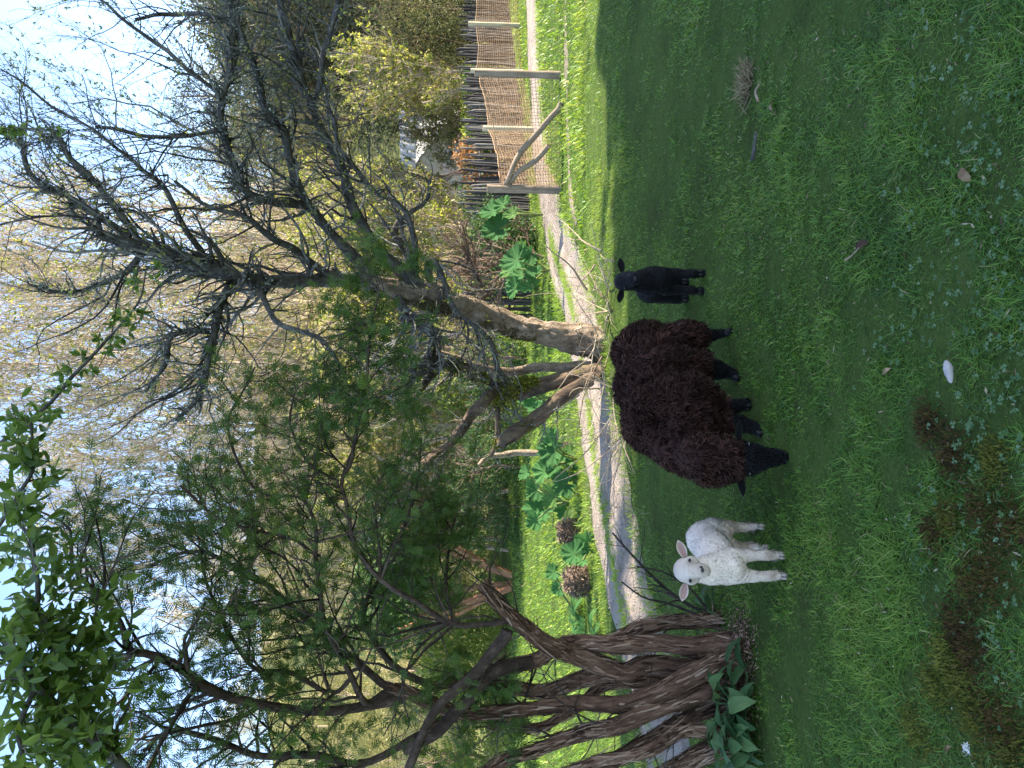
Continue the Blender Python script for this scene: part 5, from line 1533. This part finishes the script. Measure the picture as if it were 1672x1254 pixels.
def netting(A, B, ha, hb, cell, r, sag=.05):
    L = np.linalg.norm((B - A)[:2])
    nv = int(L / cell)
    nh = int(max(ha, hb) / cell)
    us = np.linspace(0, 1, nv + 1)
    vs = np.linspace(0.02, 1, nh + 1)
    U_, W_ = np.meshgrid(us, vs, indexing='ij')
    top = ha + (hb - ha) * U_ - sag * np.sin(np.pi * U_)
    Q = np.stack([A[0] + (B[0] - A[0]) * U_, A[1] + (B[1] - A[1]) * U_, W_ * top], -1)
    nz = np.stack([vnoise(Q * 3, 801), vnoise(Q * 3, 802), vnoise(Q * 3, 803) * .6], -1) * .03
    Q = Q + nz + rng.normal(size=Q.shape) * cell * .06
    Q[..., 2] = np.maximum(Q[..., 2], .01)
    out_ = tubes(Q, np.full(Q.shape[:2], r), 3, cap=False)
    Qt = Q.transpose(1, 0, 2)
    out_ += tubes(Qt, np.full(Qt.shape[:2], r), 3, cap=False)
    out_ += tubes(Qt[-1:], np.full((1, nv + 1), r * 2.2), 4)
    return out_
for A, B, ha, hb in ((Cn, Bp, .86, 1.18), (Cn, N1, .86, .9), (N1, N2_, .9, 1.05), (N2_, N3, 1.05, 1.05), (N3, N4, 1.05, 1.05)):
    link('netting', mesh('netting', local(netting(A, B, ha, hb, .05, .0029), oN), M['net']), net, kind='stuff')

oS = np.array([1.0, 15.0, 0])
stake = thing('stake_fence', 'rustic grey fence of close upright wooden stakes behind the netting', 'fence', oS)
def stake_mesh(k_):
    h_ = 1.36 + .12 * rng.normal()
    ts = np.array([0, .3, .6, .93, 1.0])
    q_ = np.stack([.014 * rng.normal(size=5), .012 * rng.normal(size=5), ts * h_], 1)
    r = np.array([.029, .030, .028, .025, .010]) * (.85 + .3 * rng.random())
    return mesh('stake', tubes(q_[None], r[None], 7, rng.random(), .12, k_), M['picket'], True)
sm_ = [stake_mesh(k_) for k_ in range(10)]
fl = np.array([[1.0, 15.0], [3.2, 15.4], [5.5, 16.8], [8.0, 19.2], [11.5, 22.5]])
fs = spline(fl, 400)
dist = np.concatenate([[0], np.cumsum(np.linalg.norm(np.diff(fs, axis=0), axis=1))])
ns_ = int(dist[-1] / .06)
for k_ in range(ns_):
    dq = (k_ + .5) * .06
    x_, y_ = np.interp(dq, dist, fs[:, 0]), np.interp(dq, dist, fs[:, 1])
    s_ = link('stake', sm_[rng.integers(0, 10)], stake, (x_ - oS[0] + rng.normal() * .006, y_ - oS[1] + rng.normal() * .006, -.03 + rng.normal() * .02))
    s_.rotation_euler = (rng.normal() * .025, rng.normal() * .03, rng.random() * 6.28)
    s_.scale = (1, 1, .95 + .1 * rng.random())
for h_ in (.45, 1.0):
    q_ = np.concatenate([fs[::10] + [-.02, .055], np.full((40, 1), h_)], 1)
    link('rail', mesh('rail', local(tubes(q_[None], np.full((1, 40), .025), 7, .4, .1), oS), M['picket'], True), stake)

# ------------------------------------------------------------------ cottage and barn on the right
M['white_wall'] = plain('limewash', (.74, .71, .64), .9, .1, 3, .1)
M['slate'] = bark_mat('slate', [(.2, (.20, .20, .215)), (.5, (.32, .32, .335)), (.8, (.42, .42, .43))], 9, (1, 1, 1), .3, .01, rndmix=.6)
M['dark_glass'] = plain('window_glass', (.03, .035, .04), .1, .5)
M['wood_door'] = plain('old_door', (.20, .14, .10), .7, .2, 10, .3)
M['tin'] = bark_mat('grey_tin', [(.2, (.30, .29, .28)), (.5, (.42, .41, .39)), (.8, (.52, .5, .48))], 6, (1, 1, .2), .2, .01)
def box(c, s, rnd=.5):
    c, s = np.asarray(c, float), np.asarray(s, float) / 2
    V = np.array([[x_, y_, z_] for x_ in (-1, 1) for y_ in (-1, 1) for z_ in (-1, 1)]) * s + c
    return (V, np.array([[0, 1, 3, 2], [4, 6, 7, 5], [0, 4, 5, 1], [2, 3, 7, 6], [0, 2, 6, 4], [1, 5, 7, 3]]), rnd)
def house(name, label, loc, rz, w_, d_, h_, rh, wall, roof, tiles=True, openings=()):
    t0 = thing(name, label, 'building', loc, rz)
    gab = np.array([[-w_ / 2, -d_ / 2, h_], [w_ / 2, -d_ / 2, h_], [-w_ / 2, d_ / 2, h_], [w_ / 2, d_ / 2, h_], [-w_ / 2, 0, h_ + rh], [w_ / 2, 0, h_ + rh]])
    W = link('wall', mesh('wall', [box((0, 0, h_ / 2), (w_, d_, h_)), (gab, np.array([[0, 4, 2], [1, 3, 5]]), .5)], wall), t0)
    sl_ = math.hypot(d_ / 2 + .25, rh * (1 + .5 / d_))
    an_ = math.atan2(rh, d_ / 2)
    for s_ in (-1, 1):
        parts = []
        rows, cols = (9, 14) if tiles else (1, 16)
        for i_ in range(rows):
            for j in range(cols):
                u0 = -w_ / 2 - .2 + (w_ + .4) * (j + (.5 if (i_ % 2 and tiles) else 0)) / cols
                u1 = u0 + (w_ + .4) / cols - (.012 if tiles else -.02)
                v0, v1 = sl_ * i_ / rows, sl_ * (i_ + 1) / rows + .03
                lift = .03 + (.015 if tiles else (.03 if j % 2 else 0)) + .008 * rng.random()
                def pt(u, v, z):
                    return [u, s_ * (v * math.cos(an_) ) + s_ * z * math.sin(an_), h_ + rh - v * math.sin(an_) + z * math.cos(an_)]
                Vt = np.array([pt(u0, v0, lift), pt(u1, v0, lift), pt(u1, v1, lift + .025), pt(u0, v1, lift + .025), pt(u0, v0, 0), pt(u1, v0, 0), pt(u1, v1, 0.0), pt(u0, v1, 0.0)])
                parts.append((Vt, np.array([[0, 1, 2, 3], [3, 2, 6, 7], [0, 3, 7, 4], [2, 1, 5, 6]]), rng.random()))
        link('roof_slope', mesh('roof_slope', parts, roof), t0, kind='stuff')
    for (kind, u, z, ww, hh_, side) in openings:
        y_ = -d_ / 2 - .02
        fr = link(kind, mesh(kind, [box((u, y_, z + hh_ / 2), (ww, .08, hh_))], M['wood_door'] if kind == 'door' else M['white_wall']), t0)
        if kind == 'window':
            for a_ in (-1, 1):
                for b_ in (-1, 1):
                    link('pane', mesh('pane', [box((u + a_ * ww * .23, y_ - .045, z + hh_ / 2 + b_ * hh_ * .23), (ww * .38, .02, hh_ * .38))], M['dark_glass']), fr)
        else:
            link('handle', mesh('handle', [box((u + ww * .35, y_ - .06, z + hh_ * .45), (.05, .05, .12))], M['dark_glass']), fr)
    return t0
hp = P(760, 238, 38)
house('cottage', 'small white walled cottage with grey slate roof seen above the stake fence', (hp[0], hp[1], -.6), .85, 4.2, 3.4, 2.7, 1.3, M['white_wall'], M['slate'], True, (('window', -1.0, 1.2, .8, .9, 0), ('window', 1.1, 1.2, .8, .9, 0), ('door', 0, .1, .8, 1.9, 0)))
hp = P(700, 255, 46)
house('barn', 'pale tin roofed barn rising behind the white cottage', (hp[0], hp[1], .6), -.5, 6.5, 4.0, 2.0, 2.2, M['tin'], M['tin'], False, (('door', 0, .05, 1.4, 1.8, 0),))
hp = P(735, 395, 50)
house('shed', 'far grey roofed shed half hidden by pale scrub', (P(650, 345, 50)[0], 50, 1.0), .6, 5, 3.6, 2.2, 1.8, M['white_wall'], M['slate'], True, (('window', 0, 1.0, .8, .8, 0),))

# ------------------------------------------------------------------ background trees and shrubs
def ell_pts(n_, r, c, shell=.5, seed=0, lump=.35):
    d = rand_dirs(n_)
    rad = (shell + (1 - shell) * rng.random(n_)) * (1 + lump * vnoise(d * 2.1 + seed * 5.3, seed) + lump * .6 * vnoise(d * 5 + seed, seed + 3))
    return np.asarray(c) + d * rad[:, None] * np.asarray(r), d
def leafy(seed, h_, rad, n_, lsz, trunk_mat, leaf_mat_, ch=.62, nblob=9, trunk_r=.1, bare=.0, twig_mat=None, wr=.9):
    """trunk mesh, twig mesh, crown mesh"""
    tr = spline(np.array([[0, 0, -.1], [rng.normal() * .1, rng.normal() * .1, h_ * .3], [rng.normal() * .25, rng.normal() * .2, h_ * .62], [rng.normal() * .3, 0, h_ * .92]]), 14)[None]
    rr = np.linspace(trunk_r, trunk_r * .2, 14)[None]
    l1 = sprout(tr, rr, 16, (rad * .6, rad * 1.3), (.5, 1.1), 8, .25, .12, .55, .25, .95, .012)
    l2 = sprout(*l1, 60, (rad * .3, rad * .8), (.4, 1.), 6, .2, .18, .6, .2, 1., .007)
    parts = tubes(tr, rr, 8, .5, .1, seed) + tubes(*l1, 6) + tubes(*l2, 4, cap=False)
    tm = mesh('trunk', parts, trunk_mat, True)
    per = n_ // nblob
    cs = []
    for k_ in range(nblob):
        c_ = np.array([rng.normal() * rad * .42, rng.normal() * rad * .42, h_ * (1 - ch) + h_ * ch * (k_ + .5) / nblob * .95])
        sh_ = math.sin(math.pi * (.18 + .72 * (k_ + .5) / nblob))
        p_, d_ = ell_pts(per, np.array([rad, rad, rad * .72]) * (.42 + .35 * sh_), c_, .35, seed * 11 + k_)
        cs.append(p_)
    p_ = np.concatenate(cs)
    p_ = p_[p_[:, 2] > .05]
    n2_ = len(p_)
    X, Y, Z = axes_from(rand_dirs(n2_) + [0, 0, .2])
    s = lsz[0] + (lsz[1] - lsz[0]) * rng.random(n2_)
    rn = np.clip(.5 + .45 * vnoise(p_ * 1.1 + seed, seed) + rng.normal(size=n2_) * .17, 0, 1)
    cm = mesh('crown', [stamp(*DIA, p_, X, Y, Z, np.stack([s * wr, s, s], 1), rn)], leaf_mat_)
    return tm, cm
def bare_tall(seed, h_, spread, mat, n1=34, n2=320, n3=1900, r0=.10, up=.4):
    tr = spline(np.array([[0, 0, -.1], [rng.normal() * .15, rng.normal() * .15, h_ * .3], [rng.normal() * .3, rng.normal() * .3, h_ * .65], [rng.normal() * .4, rng.normal() * .3, h_]]), 22)[None]
    rr = np.linspace(r0, r0 * .12, 22)[None]
    l1 = sprout(tr, rr, n1, (spread * .7, spread * 1.5), (.35, .8), 10, up, .09, .55, .12, .97, .018)
    l2 = sprout(*l1, n2, (spread * .25, spread * .7), (.3, .8), 7, up, .12, .55, .15, 1., .011)
    l3 = sprout(*l2, n3, (spread * .12, spread * .35), (.3, .9), 5, up * .8, .14, .6, .1, 1., .0075)
    tm = mesh('trunk', tubes(tr, rr, 10, .5, .12, seed) + tubes(*l1, 6), mat, True)
    cm = mesh('crown', tubes(*l2, 4, cap=False) + tubes(*l3, 3, cap=False), mat)
    bu = rosettes(l3, 1500, 3, (.06, .14), .2)
    bm = mesh('buds', [bu], M['bud'])
    return tm, cm, bm
def conifer(seed, h_, rad, n_, mat, lsz=(.25, .5)):
    tr = np.stack([np.zeros(10), np.zeros(10), np.linspace(-.1, h_, 10)], 1)[None]
    rr = np.linspace(.2, .03, 10)[None]
    l1 = sprout(tr, rr, 60, (rad * .6, rad * 1.1), (1.1, 1.6), 6, -.1, .08, .3, .12, .98, .02)
    tm = mesh('trunk', tubes(tr, rr, 8, .4, .1, seed) + tubes(*l1, 4), M['brown_twig'], True)
    t_ = rng.random(n_) ** .8
    nt_ = 15
    tier = np.floor(t_ * nt_) / nt_
    a = rng.random(n_) * 6.28
    q_ = .35 + .65 * rng.random(n_) ** .6
    R_ = rad * (1 - t_ * .93) * (1 + .35 * vnoise(np.stack([np.cos(a) * 2, np.sin(a) * 2, tier * 30 + seed], 1), seed))
    z_ = h_ * (.06 + .94 * t_) - q_ * R_ * .28
    p_ = np.stack([np.cos(a) * R_ * q_, np.sin(a) * R_ * q_, z_], 1)
    d = np.stack([np.cos(a), np.sin(a), -.35 + .3 * rng.normal(size=n_)], 1) + rand_dirs(n_) * .45
    X, Y, Z = axes_from(d)
    s = lsz[0] + (lsz[1] - lsz[0]) * rng.random(n_)
    rn = np.clip(.42 + .3 * vnoise(p_ * .8, seed) + rng.normal(size=n_) * .2, 0, 1)
    cm = mesh('crown', [stamp(*DIA, p_, X, Y, Z, np.stack([s * .6, s, s], 1), rn)], mat)
    return tm, cm
def proto(name, label, cat, meshes, group, names=('trunk', 'crown', 'buds')):
    t0 = thing(name, label, cat, group=group)
    for nm, me in zip(names, meshes):
        c_ = link(nm, me, t0)
        if nm != 'trunk':
            c_['kind'] = 'stuff'
    return t0
class Kind:
    def __init__(s, name, label, cat, group, variants):
        s.protos = [proto(name, label, cat, v, group) for v in variants]
        s.used = [False] * len(s.protos)
        s.i = 0
    def put(s, loc, rz=None, sc=1., label=None):
        k_ = s.i % len(s.protos)
        s.i += 1
        rz = rng.random() * 6.28 if rz is None else rz
        if not s.used[k_]:
            s.used[k_] = True
            o_ = s.protos[k_]
            o_.location, o_.rotation_euler = loc, (0, 0, rz)
            o_.scale = sc if hasattr(sc, '__len__') else (sc, sc, sc)
            if label:
                o_['label'] = label
            return o_
        return copy_tree(s.protos[k_], loc, rz, sc, label)
def at(y, D, X=None):
    """ground point under picture row y at depth D"""
    x_ = (627 - y) / FPX * D
    return (x_, D, float(hz(x_, D)) - .05)

K_tall = Kind('bare_tall_tree', 'tall bare tree with pale sunlit twigs against the sky', 'tree', 'tall bare trees behind the track', [bare_tall(s_, 15, 3.8, M['pale_twig']) for s_ in (1, 2, 3)])
for (y, D, sc) in [(395, 25, 1.08), (450, 28, 1.15), (500, 24, 1.05), (540, 30, 1.2), (590, 26, 1.1), (640, 29, 1.12), (690, 25, .95), (740, 32, 1.1), (790, 27, 1.0), (850, 31, 1.1), (340, 31, 1.1), (620, 34, 1.25), (470, 34, 1.3), (910, 33, 1.0), (980, 35, 1.0)]:
    K_tall.put(at(y, D), None, sc)
K_scrub = Kind('scrub_tree', 'olive gold scrub tree on the sunlit slope behind the track', 'tree', 'scrub trees on the far slope', [leafy(20 + s_, 6.0, 2.3, 11000, (.07, .17), M['pale_twig'], M['olive'], .85, 12, .1, wr=.5) for s_ in range(3)])
for D, n_, yr in ((23, 5, (480, 860)), (28, 7, (420, 1000)), (36, 9, (330, 1150)), (47, 10, (220, 1280)), (56, 11, (-60, 1300)), (64, 12, (-80, 1320)), (74, 12, (-80, 1320)), (84, 11, (-80, 1320))):
    for k_ in range(n_):
        y = yr[0] + (yr[1] - yr[0]) * (k_ + .5 + rng.normal() * .22) / n_
        if 160 < y < 400 and D < 52:
            continue
        K_scrub.put(at(y, D + rng.normal() * 1.5), None, (.7 + .35 * rng.random()) * (1 + .12 * (D > 45)))
K_pale = Kind('pale_shrub', 'twiggy pale shrub with bare straw coloured stems', 'shrub', 'bare pale shrubs beyond the fence', [bare_tall(30 + s_, 4.2, 1.7, M['pale_twig'], 26, 200, 900, .06, .3) for s_ in (0, 1)])
for (y, D, sc) in [(150, 24, .9), (115, 22, .95), (150, 27, 1.1), (345, 23, 1.1), (350, 20, 1.0), (410, 21, 1.1), (560, 19, .9), (620, 20, 1.0), (680, 20, 1.0), (740, 21, 1.0), (800, 22, 1.0), (500, 20, .9), (860, 24, 1.0), (350, 28, 1.5), (310, 42, 1.7), (900, 22, .9), (188, 27, .75), (275, 31, 1.0), (225, 33, .8)]:
    K_pale.put(at(y, D), None, sc)
M['pine'] = leaf_mat('pine_needles', [(0, (.05, .07, .032)), (.5, (.11, .125, .05)), (.85, (.19, .175, .07)), (1, (.27, .23, .10))], .2, .65, .12)
K_con = Kind('pine_tree', 'dark pine', 'tree', 'dark pines at the right', [leafy(40 + s_, 12, 2.9, 9000, (.16, .36), M['brown_twig'], M['dkgreen'], .88, 16, .22, wr=.45) for s_ in (0, 1, 2)])
for (y, D, sc) in [(-60, 27, .9), (0, 30, .95), (50, 33, 1.0), (100, 30, .85), (150, 31, .8), (20, 33.5, 1.1), (-110, 33, 1.1), (200, 54, .85), (110, 48, 1.05), (250, 60, .95), (170, 62, 1.0), (75, 48, 1.1), (60, 28, .7)]:
    K_con.put(at(y, D), None, sc)
K_ol = Kind('brown_green_tree', 'brown green bushy tree', 'tree', 'bushy trees at the right', [leafy(50 + s_, 5.0, 1.9, 4600, (.07, .17), M['brown_twig'], M['pine'], .8, 8, .09, wr=.5) for s_ in (0,)])
for (y, D, sc) in [(10, 24, .85), (70, 25, .75), (110, 23, .55), (-50, 22, .8)]:
    K_ol.put(at(y, D), None, sc)
K_gr = Kind('green_shrub', 'rounded green shrub', 'shrub', 'rounded green shrubs', [leafy(60 + s_, 1.6, .85, 2600, (.05, .11), M['brown_twig'], M['midgreen'], .95, 5, .03) for s_ in (0, 1)])
for (y, D, sc, lb) in [(345, 16.8, .9, 'rounded green shrub rising over the stakes left of the corner post'), (420, 14.2, .85, 'green shrub between the dark stakes and the sunlit trunk'), (375, 14.4, .75, 'low green shrub left of the corner post before the stakes'), (225, 19.5, .8, 'green shrub above the stakes near the white cottage'), (130, 20.5, .85, 'green shrub above the stakes behind the netting posts'), (705, 17.0, .85, 'dark green shrub behind the mossy stems'), (765, 17.5, 1.05, 'tall dark green shrub above the giant leaves'), (830, 18.5, .95, 'dark green shrub left of the giant leaves on the far lawn'), (590, 16.0, .95, 'green shrub seen between trunk and mossy stems')]:
    K_gr.put(at(y, D), None, sc, lb)
K_yg = Kind('yellow_shrub', 'bright yellow green shrub in sun', 'shrub', 'yellow green shrubs', [leafy(70 + s_, 1.8, 1.0, 2400, (.06, .13), M['brown_twig'], M['ygreen'], .95, 5, .03) for s_ in (0,)])
for (y, D, sc, lb) in [(540, 17.0, .9, 'yellow green shrub just left of the sunlit trunk'), (575, 19.0, 1.1, 'taller yellow green shrub left of the sunlit trunk'), (640, 21.0, 1.1, 'yellow green shrub behind the mossy bough'), (1020, 25.0, 1.3, 'yellow green shrub at the far lawn right of the cedar stems'), (1090, 22.0, 1.4, 'yellow green shrub seen between the middle cedar stems'), (1180, 24.0, 1.5, 'yellow green shrub seen between the left cedar stems'), (960, 28.0, 1.5, 'yellow green shrub behind the orange stemmed tree'), (1240, 21.0, 1.4, 'yellow green shrub at the left edge of the far lawn'), (120, 23.0, .75, 'bright shrub among the dark trees above the stakes')]:
    K_yg.put(at(y, D), None, sc, lb)
# clipped bright hedge, rusty bush
rb = proto('rust_bush', 'rusty orange leaved bush left of the white cottage', 'shrub', leafy(81, 1.5, .8, 2200, (.06, .13), M['brown_twig'], M['rust'], .95, 5, .03), None)
rb.location = at(290, 19.5)
rb2 = proto('rust_bush', 'small dark rusty bush in front of the cottage gable', 'shrub', leafy(82, 1.2, .6, 1500, (.06, .12), M['brown_twig'], M['brown_twig'], .95, 5, .03), None)
rb2.location = at(165, 21.5)
bb = proto('brown_bush', 'leafless brown twiggy bush before the stakes near the sunlit trunk', 'shrub', bare_tall(83, 1.5, .8, M['brown_twig'], 30, 200, 700, .02, .15)[:2], None)
bb.location = at(425, 13.2)
hl = np.array([[5.6, 19.6], [7.2, 21.0], [9.4, 23.2]])
hs = spline(hl, 2600) + rng.normal(size=(2600, 2)) * .16
hzz = rng.random(2600) ** .6 * 1.36
pos = np.concatenate([hs, hzz[:, None]], 1)
X, Y, Z = axes_from(rand_dirs(2600))
hm = thing('hedge', 'low clipped yellow green hedge just beyond the stake fence', 'hedge', (hl[0][0], hl[0][1], 0))
link('leaves', mesh('leaves', local([stamp(*DIA, pos, X, Y, Z, .06 + .07 * rng.random(2600))], (hl[0][0], hl[0][1], 0)), M['ygreen']), hm, kind='stuff')
# orange-stemmed tree on the far lawn
oO = np.array(at(950, 20.5))
ot = thing('orange_stem_tree', 'spreading tree with several orange brown stems on the far lawn', 'tree', oO)
ost = []
for k_ in range(7):
    a = rng.random() * 6.28
    e_ = np.array([math.cos(a) * 1.1, math.sin(a) * .8, 0])
    ost.append(spline(np.array([e_ * .15, e_ * .45 + [0, 0, .7], e_ * .9 + [0, 0, 1.6], e_ * 1.5 + [0, 0, 3.0]]), 14))
ost = np.stack(ost)
osr = np.tile(np.linspace(.085, .04, 14), (7, 1))
M['orange_bark'] = bark_mat('orange_bark', [(.2, (.16, .07, .035)), (.5, (.36, .18, .095)), (.8, (.50, .30, .18))], 10, (2, 2, .5), .6, .01)
for k_ in range(7):
    link('stem', mesh('stem', tubes(ost[k_:k_ + 1], osr[k_:k_ + 1], 9, .5, .15, k_), M['orange_bark'], True), ot)
p_, d_ = ell_pts(3600, (2.2, 1.8, 1.2), (0, 0, 3.2), .3, 5)
X, Y, Z = axes_from(rand_dirs(3600))
link('crown', mesh('crown', [stamp(*DIA, p_, X, Y, Z, .1 + .12 * rng.random(3600))], M['midgreen']), ot, kind='stuff')
# pale dead branch standing beyond the track
oD = np.array(P(885, 740, 11.8)) * [1, 1, 0]
db = thing('dead_branch', 'pale barkless dead branch standing beside the giant leaves', 'branch', oD)
a, r = pixpath([(900, 739, 11.8, 6), (872, 740, 11.8, 6.5), (845, 739, 11.8, 6.5), (820, 743, 11.7, 6), (796, 746, 11.6, 5.5), (781, 760, 11.5, 3)], 18)
a[0, 2] = min(a[0, 2], 0)
link('wood', mesh('wood', local(tubes(a[None], r[None] * .75, 14, .6, .3, 3, fq=3, fl=8), oD), M['trunk_bark'], True), db)

ORD = ['leftmost', 'second from the left', 'third from the left', 'fourth from the left', 'fifth from the left', 'sixth from the left', 'seventh from the left', 'eighth from the left', 'ninth from the left', 'tenth from the left', 'eleventh from the left', 'twelfth from the left', 'thirteenth from the left', 'fourteenth from the left', 'fifteenth from the left', 'sixteenth from the left', 'seventeenth from the left', 'eighteenth from the left', 'nineteenth from the left']
for nm_, ph in (('bare_tall_tree', 'tall bare tree with pale sunlit twigs'), ('pale_shrub', 'twiggy shrub with bare straw coloured stems'), ('pine_tree', 'dark pine behind the fence'), ('brown_green_tree', 'brown green bushy tree before the pines')):
    L_ = sorted([o_ for o_ in COL.objects if o_.parent is None and o_.name.split('.')[0] == nm_], key=lambda o_: o_.location.x / o_.location.y)
    for k_, o_ in enumerate(L_):
        o_['label'] = ph + ', ' + (ORD[k_] if k_ < len(L_) - 1 else 'rightmost') + ' of its row'
# ------------------------------------------------------------------ dense trees out to the right that shade the near lawn
rng = np.random.default_rng(4242)
K_sh = Kind('shade_tree', 'dense evergreen tree to the right of the lawn', 'tree', 'evergreen trees shading the near lawn', [leafy(90 + s_, 10.5, 2.7, 9000, (.30, .55), M['brown_twig'], M['midgreen'], .97, 10, .2, wr=1.3) for s_ in (0, 1)])
for (x_, y_, sc) in [(15.5, 6.1, 1.2), (17, 1.8, 1.25), (19.5, 5.2, 1.35), (14, 6.4, .75), (13.8, 2.4, .75)]:
    K_sh.put((x_, y_, 0), None, sc)

# ------------------------------------------------------------------ small things lying on the grass
M['pale_stone'] = plain('pale_stone', (.38, .345, .325), .6, .3, 30, .15, .3, .002)
g = G(1572, 607)
p_ = ellipsoid((0, 0, .014), nrm(np.array([1, .35, 0])), nrm(np.array([-.35, 1, 0])), np.array([0, 0, 1.]), (.036, .012, .013), 20, 12)
pv = p_[0] + np.array([0, 0, 1]) * (-.004 * np.exp(-(p_[0][:, 1:2] / .004) ** 2)) + (fbm(p_[0] * 60, 4, 2) * .0015)[:, None]
s0 = link('pale_pebble', mesh('pale_pebble', [(pv, p_[1], .5)], M['pale_stone'], True), None, (g[0], g[1], .030), label='pale elongated pebble lying on the near grass', category='pebble')
M['dead_leaf'] = bark_mat('dead_leaf', [(.2, (.12, .075, .04)), (.5, (.26, .165, .095)), (.8, (.38, .26, .16))], 30, (1, 1, 1), .2, .003)
def dead_leaf(x, y, s, label, rot, mat='dead_leaf'):
    g_ = G(x, y)
    V = OV[0] * np.array([1.0, 1, 1.5]) * s
    V = V - V.mean(0)
    l_ = link('fallen_leaf', mesh('fallen_leaf', [(V, OV[1], rng.random())], M[mat], True), None, (g_[0], g_[1], .026), label=label, category='leaf', group='fallen leaves on the lawn')
    l_.rotation_euler = (.25, .2, rot)
dead_leaf(1588, 285, .058, 'curled tan fallen leaf on the near grass, largest of them', -.9)
dead_leaf(1416, 402, .07, 'dark brown fallen leaf on the grass right of the black lamb', .4, 'litter')
dead_leaf(1458, 607, .042, 'small tan fallen leaf in the grass between sheep and pale pebble', .7)
dead_leaf(1268, 172, .06, 'pale fallen leaf on the worn grass at the right', 2.0)
dead_leaf(1560, 1222, .03, 'tiny brown leaf beside the white feather', 1.0)
M['feather'] = plain('white_down', (.75, .74, .73), .8, .1)
g = G(1597, 1221)
n = 90
X, Y, Z = axes_from(nrm(rand_dirs(n) * [1, 1, .6]))
link('feather', mesh('feather', [stamp(*DIA, rng.normal(size=(n, 3)) * [.007, .007, .003] + [0, 0, .008], X, Y, Z, np.stack([np.full(n, .003), .006 + .010 * rng.random(n), np.full(n, .006)], 1))], M['feather']), None, (g[0], g[1], .03), label='white tuft of feather down on the mossy ground', category='feather')
def stick(px, label, r=.006, mat='dry_twig'):
    q_ = np.array([G(x, y) for x, y in px])
    c_ = q_.mean(0)
    c_[2] = 0
    s_ = spline(q_ - c_, 12)
    s_[:, 2] = .03 + .01 * rng.random()
    link('stick', mesh('stick', tubes(s_[None], np.linspace(r, r * .5, 12)[None], 7, .4, .15), M[mat], True), None, (c_[0], c_[1], 0), label=label, category='stick', group='sticks on the lawn')
stick([(1240, 262), (1243, 240), (1246, 215)], 'dark stick on the worn grass at the right', .012, 'twig')
stick([(1250, 165), (1246, 150), (1252, 138)], 'short stick beside the dead grass clump at the right', .008)
stick([(1395, 425), (1405, 418), (1418, 405)], 'thin pale stick by the dark brown fallen leaf', .004)
# dead tussock at the right
g = G(1222, 135)
n = 320
a = rng.random(n) * 6.28
d = nrm(np.stack([np.cos(a), np.sin(a), .5 + rng.random(n)], 1))
X, Y, Z = axes_from(d)
M['straw'] = leaf_mat('dead_straw', [(0, (.12, .09, .05)), (.6, (.28, .22, .13)), (1, (.44, .36, .24))], .2, .7, .1)
link('dead_tussock', mesh('dead_tussock', [stamp(*BL3, rng.normal(size=(n, 3)) * [.05, .035, 0], X, Y, Z, np.stack([np.full(n, .005), .05 + .06 * rng.random(n), np.full(n, .05)], 1))], M['straw']), None, (g[0], g[1], 0), label='dead straw coloured grass clump on the right of the lawn', category='grass clump')
tot = sum(len(o_.data.polygons) for o_ in bpy.data.objects if o_.type == 'MESH')
print('objects', len(bpy.data.objects), 'unique polys', sum(len(m_.polygons) for m_ in bpy.data.meshes), 'with copies', tot)
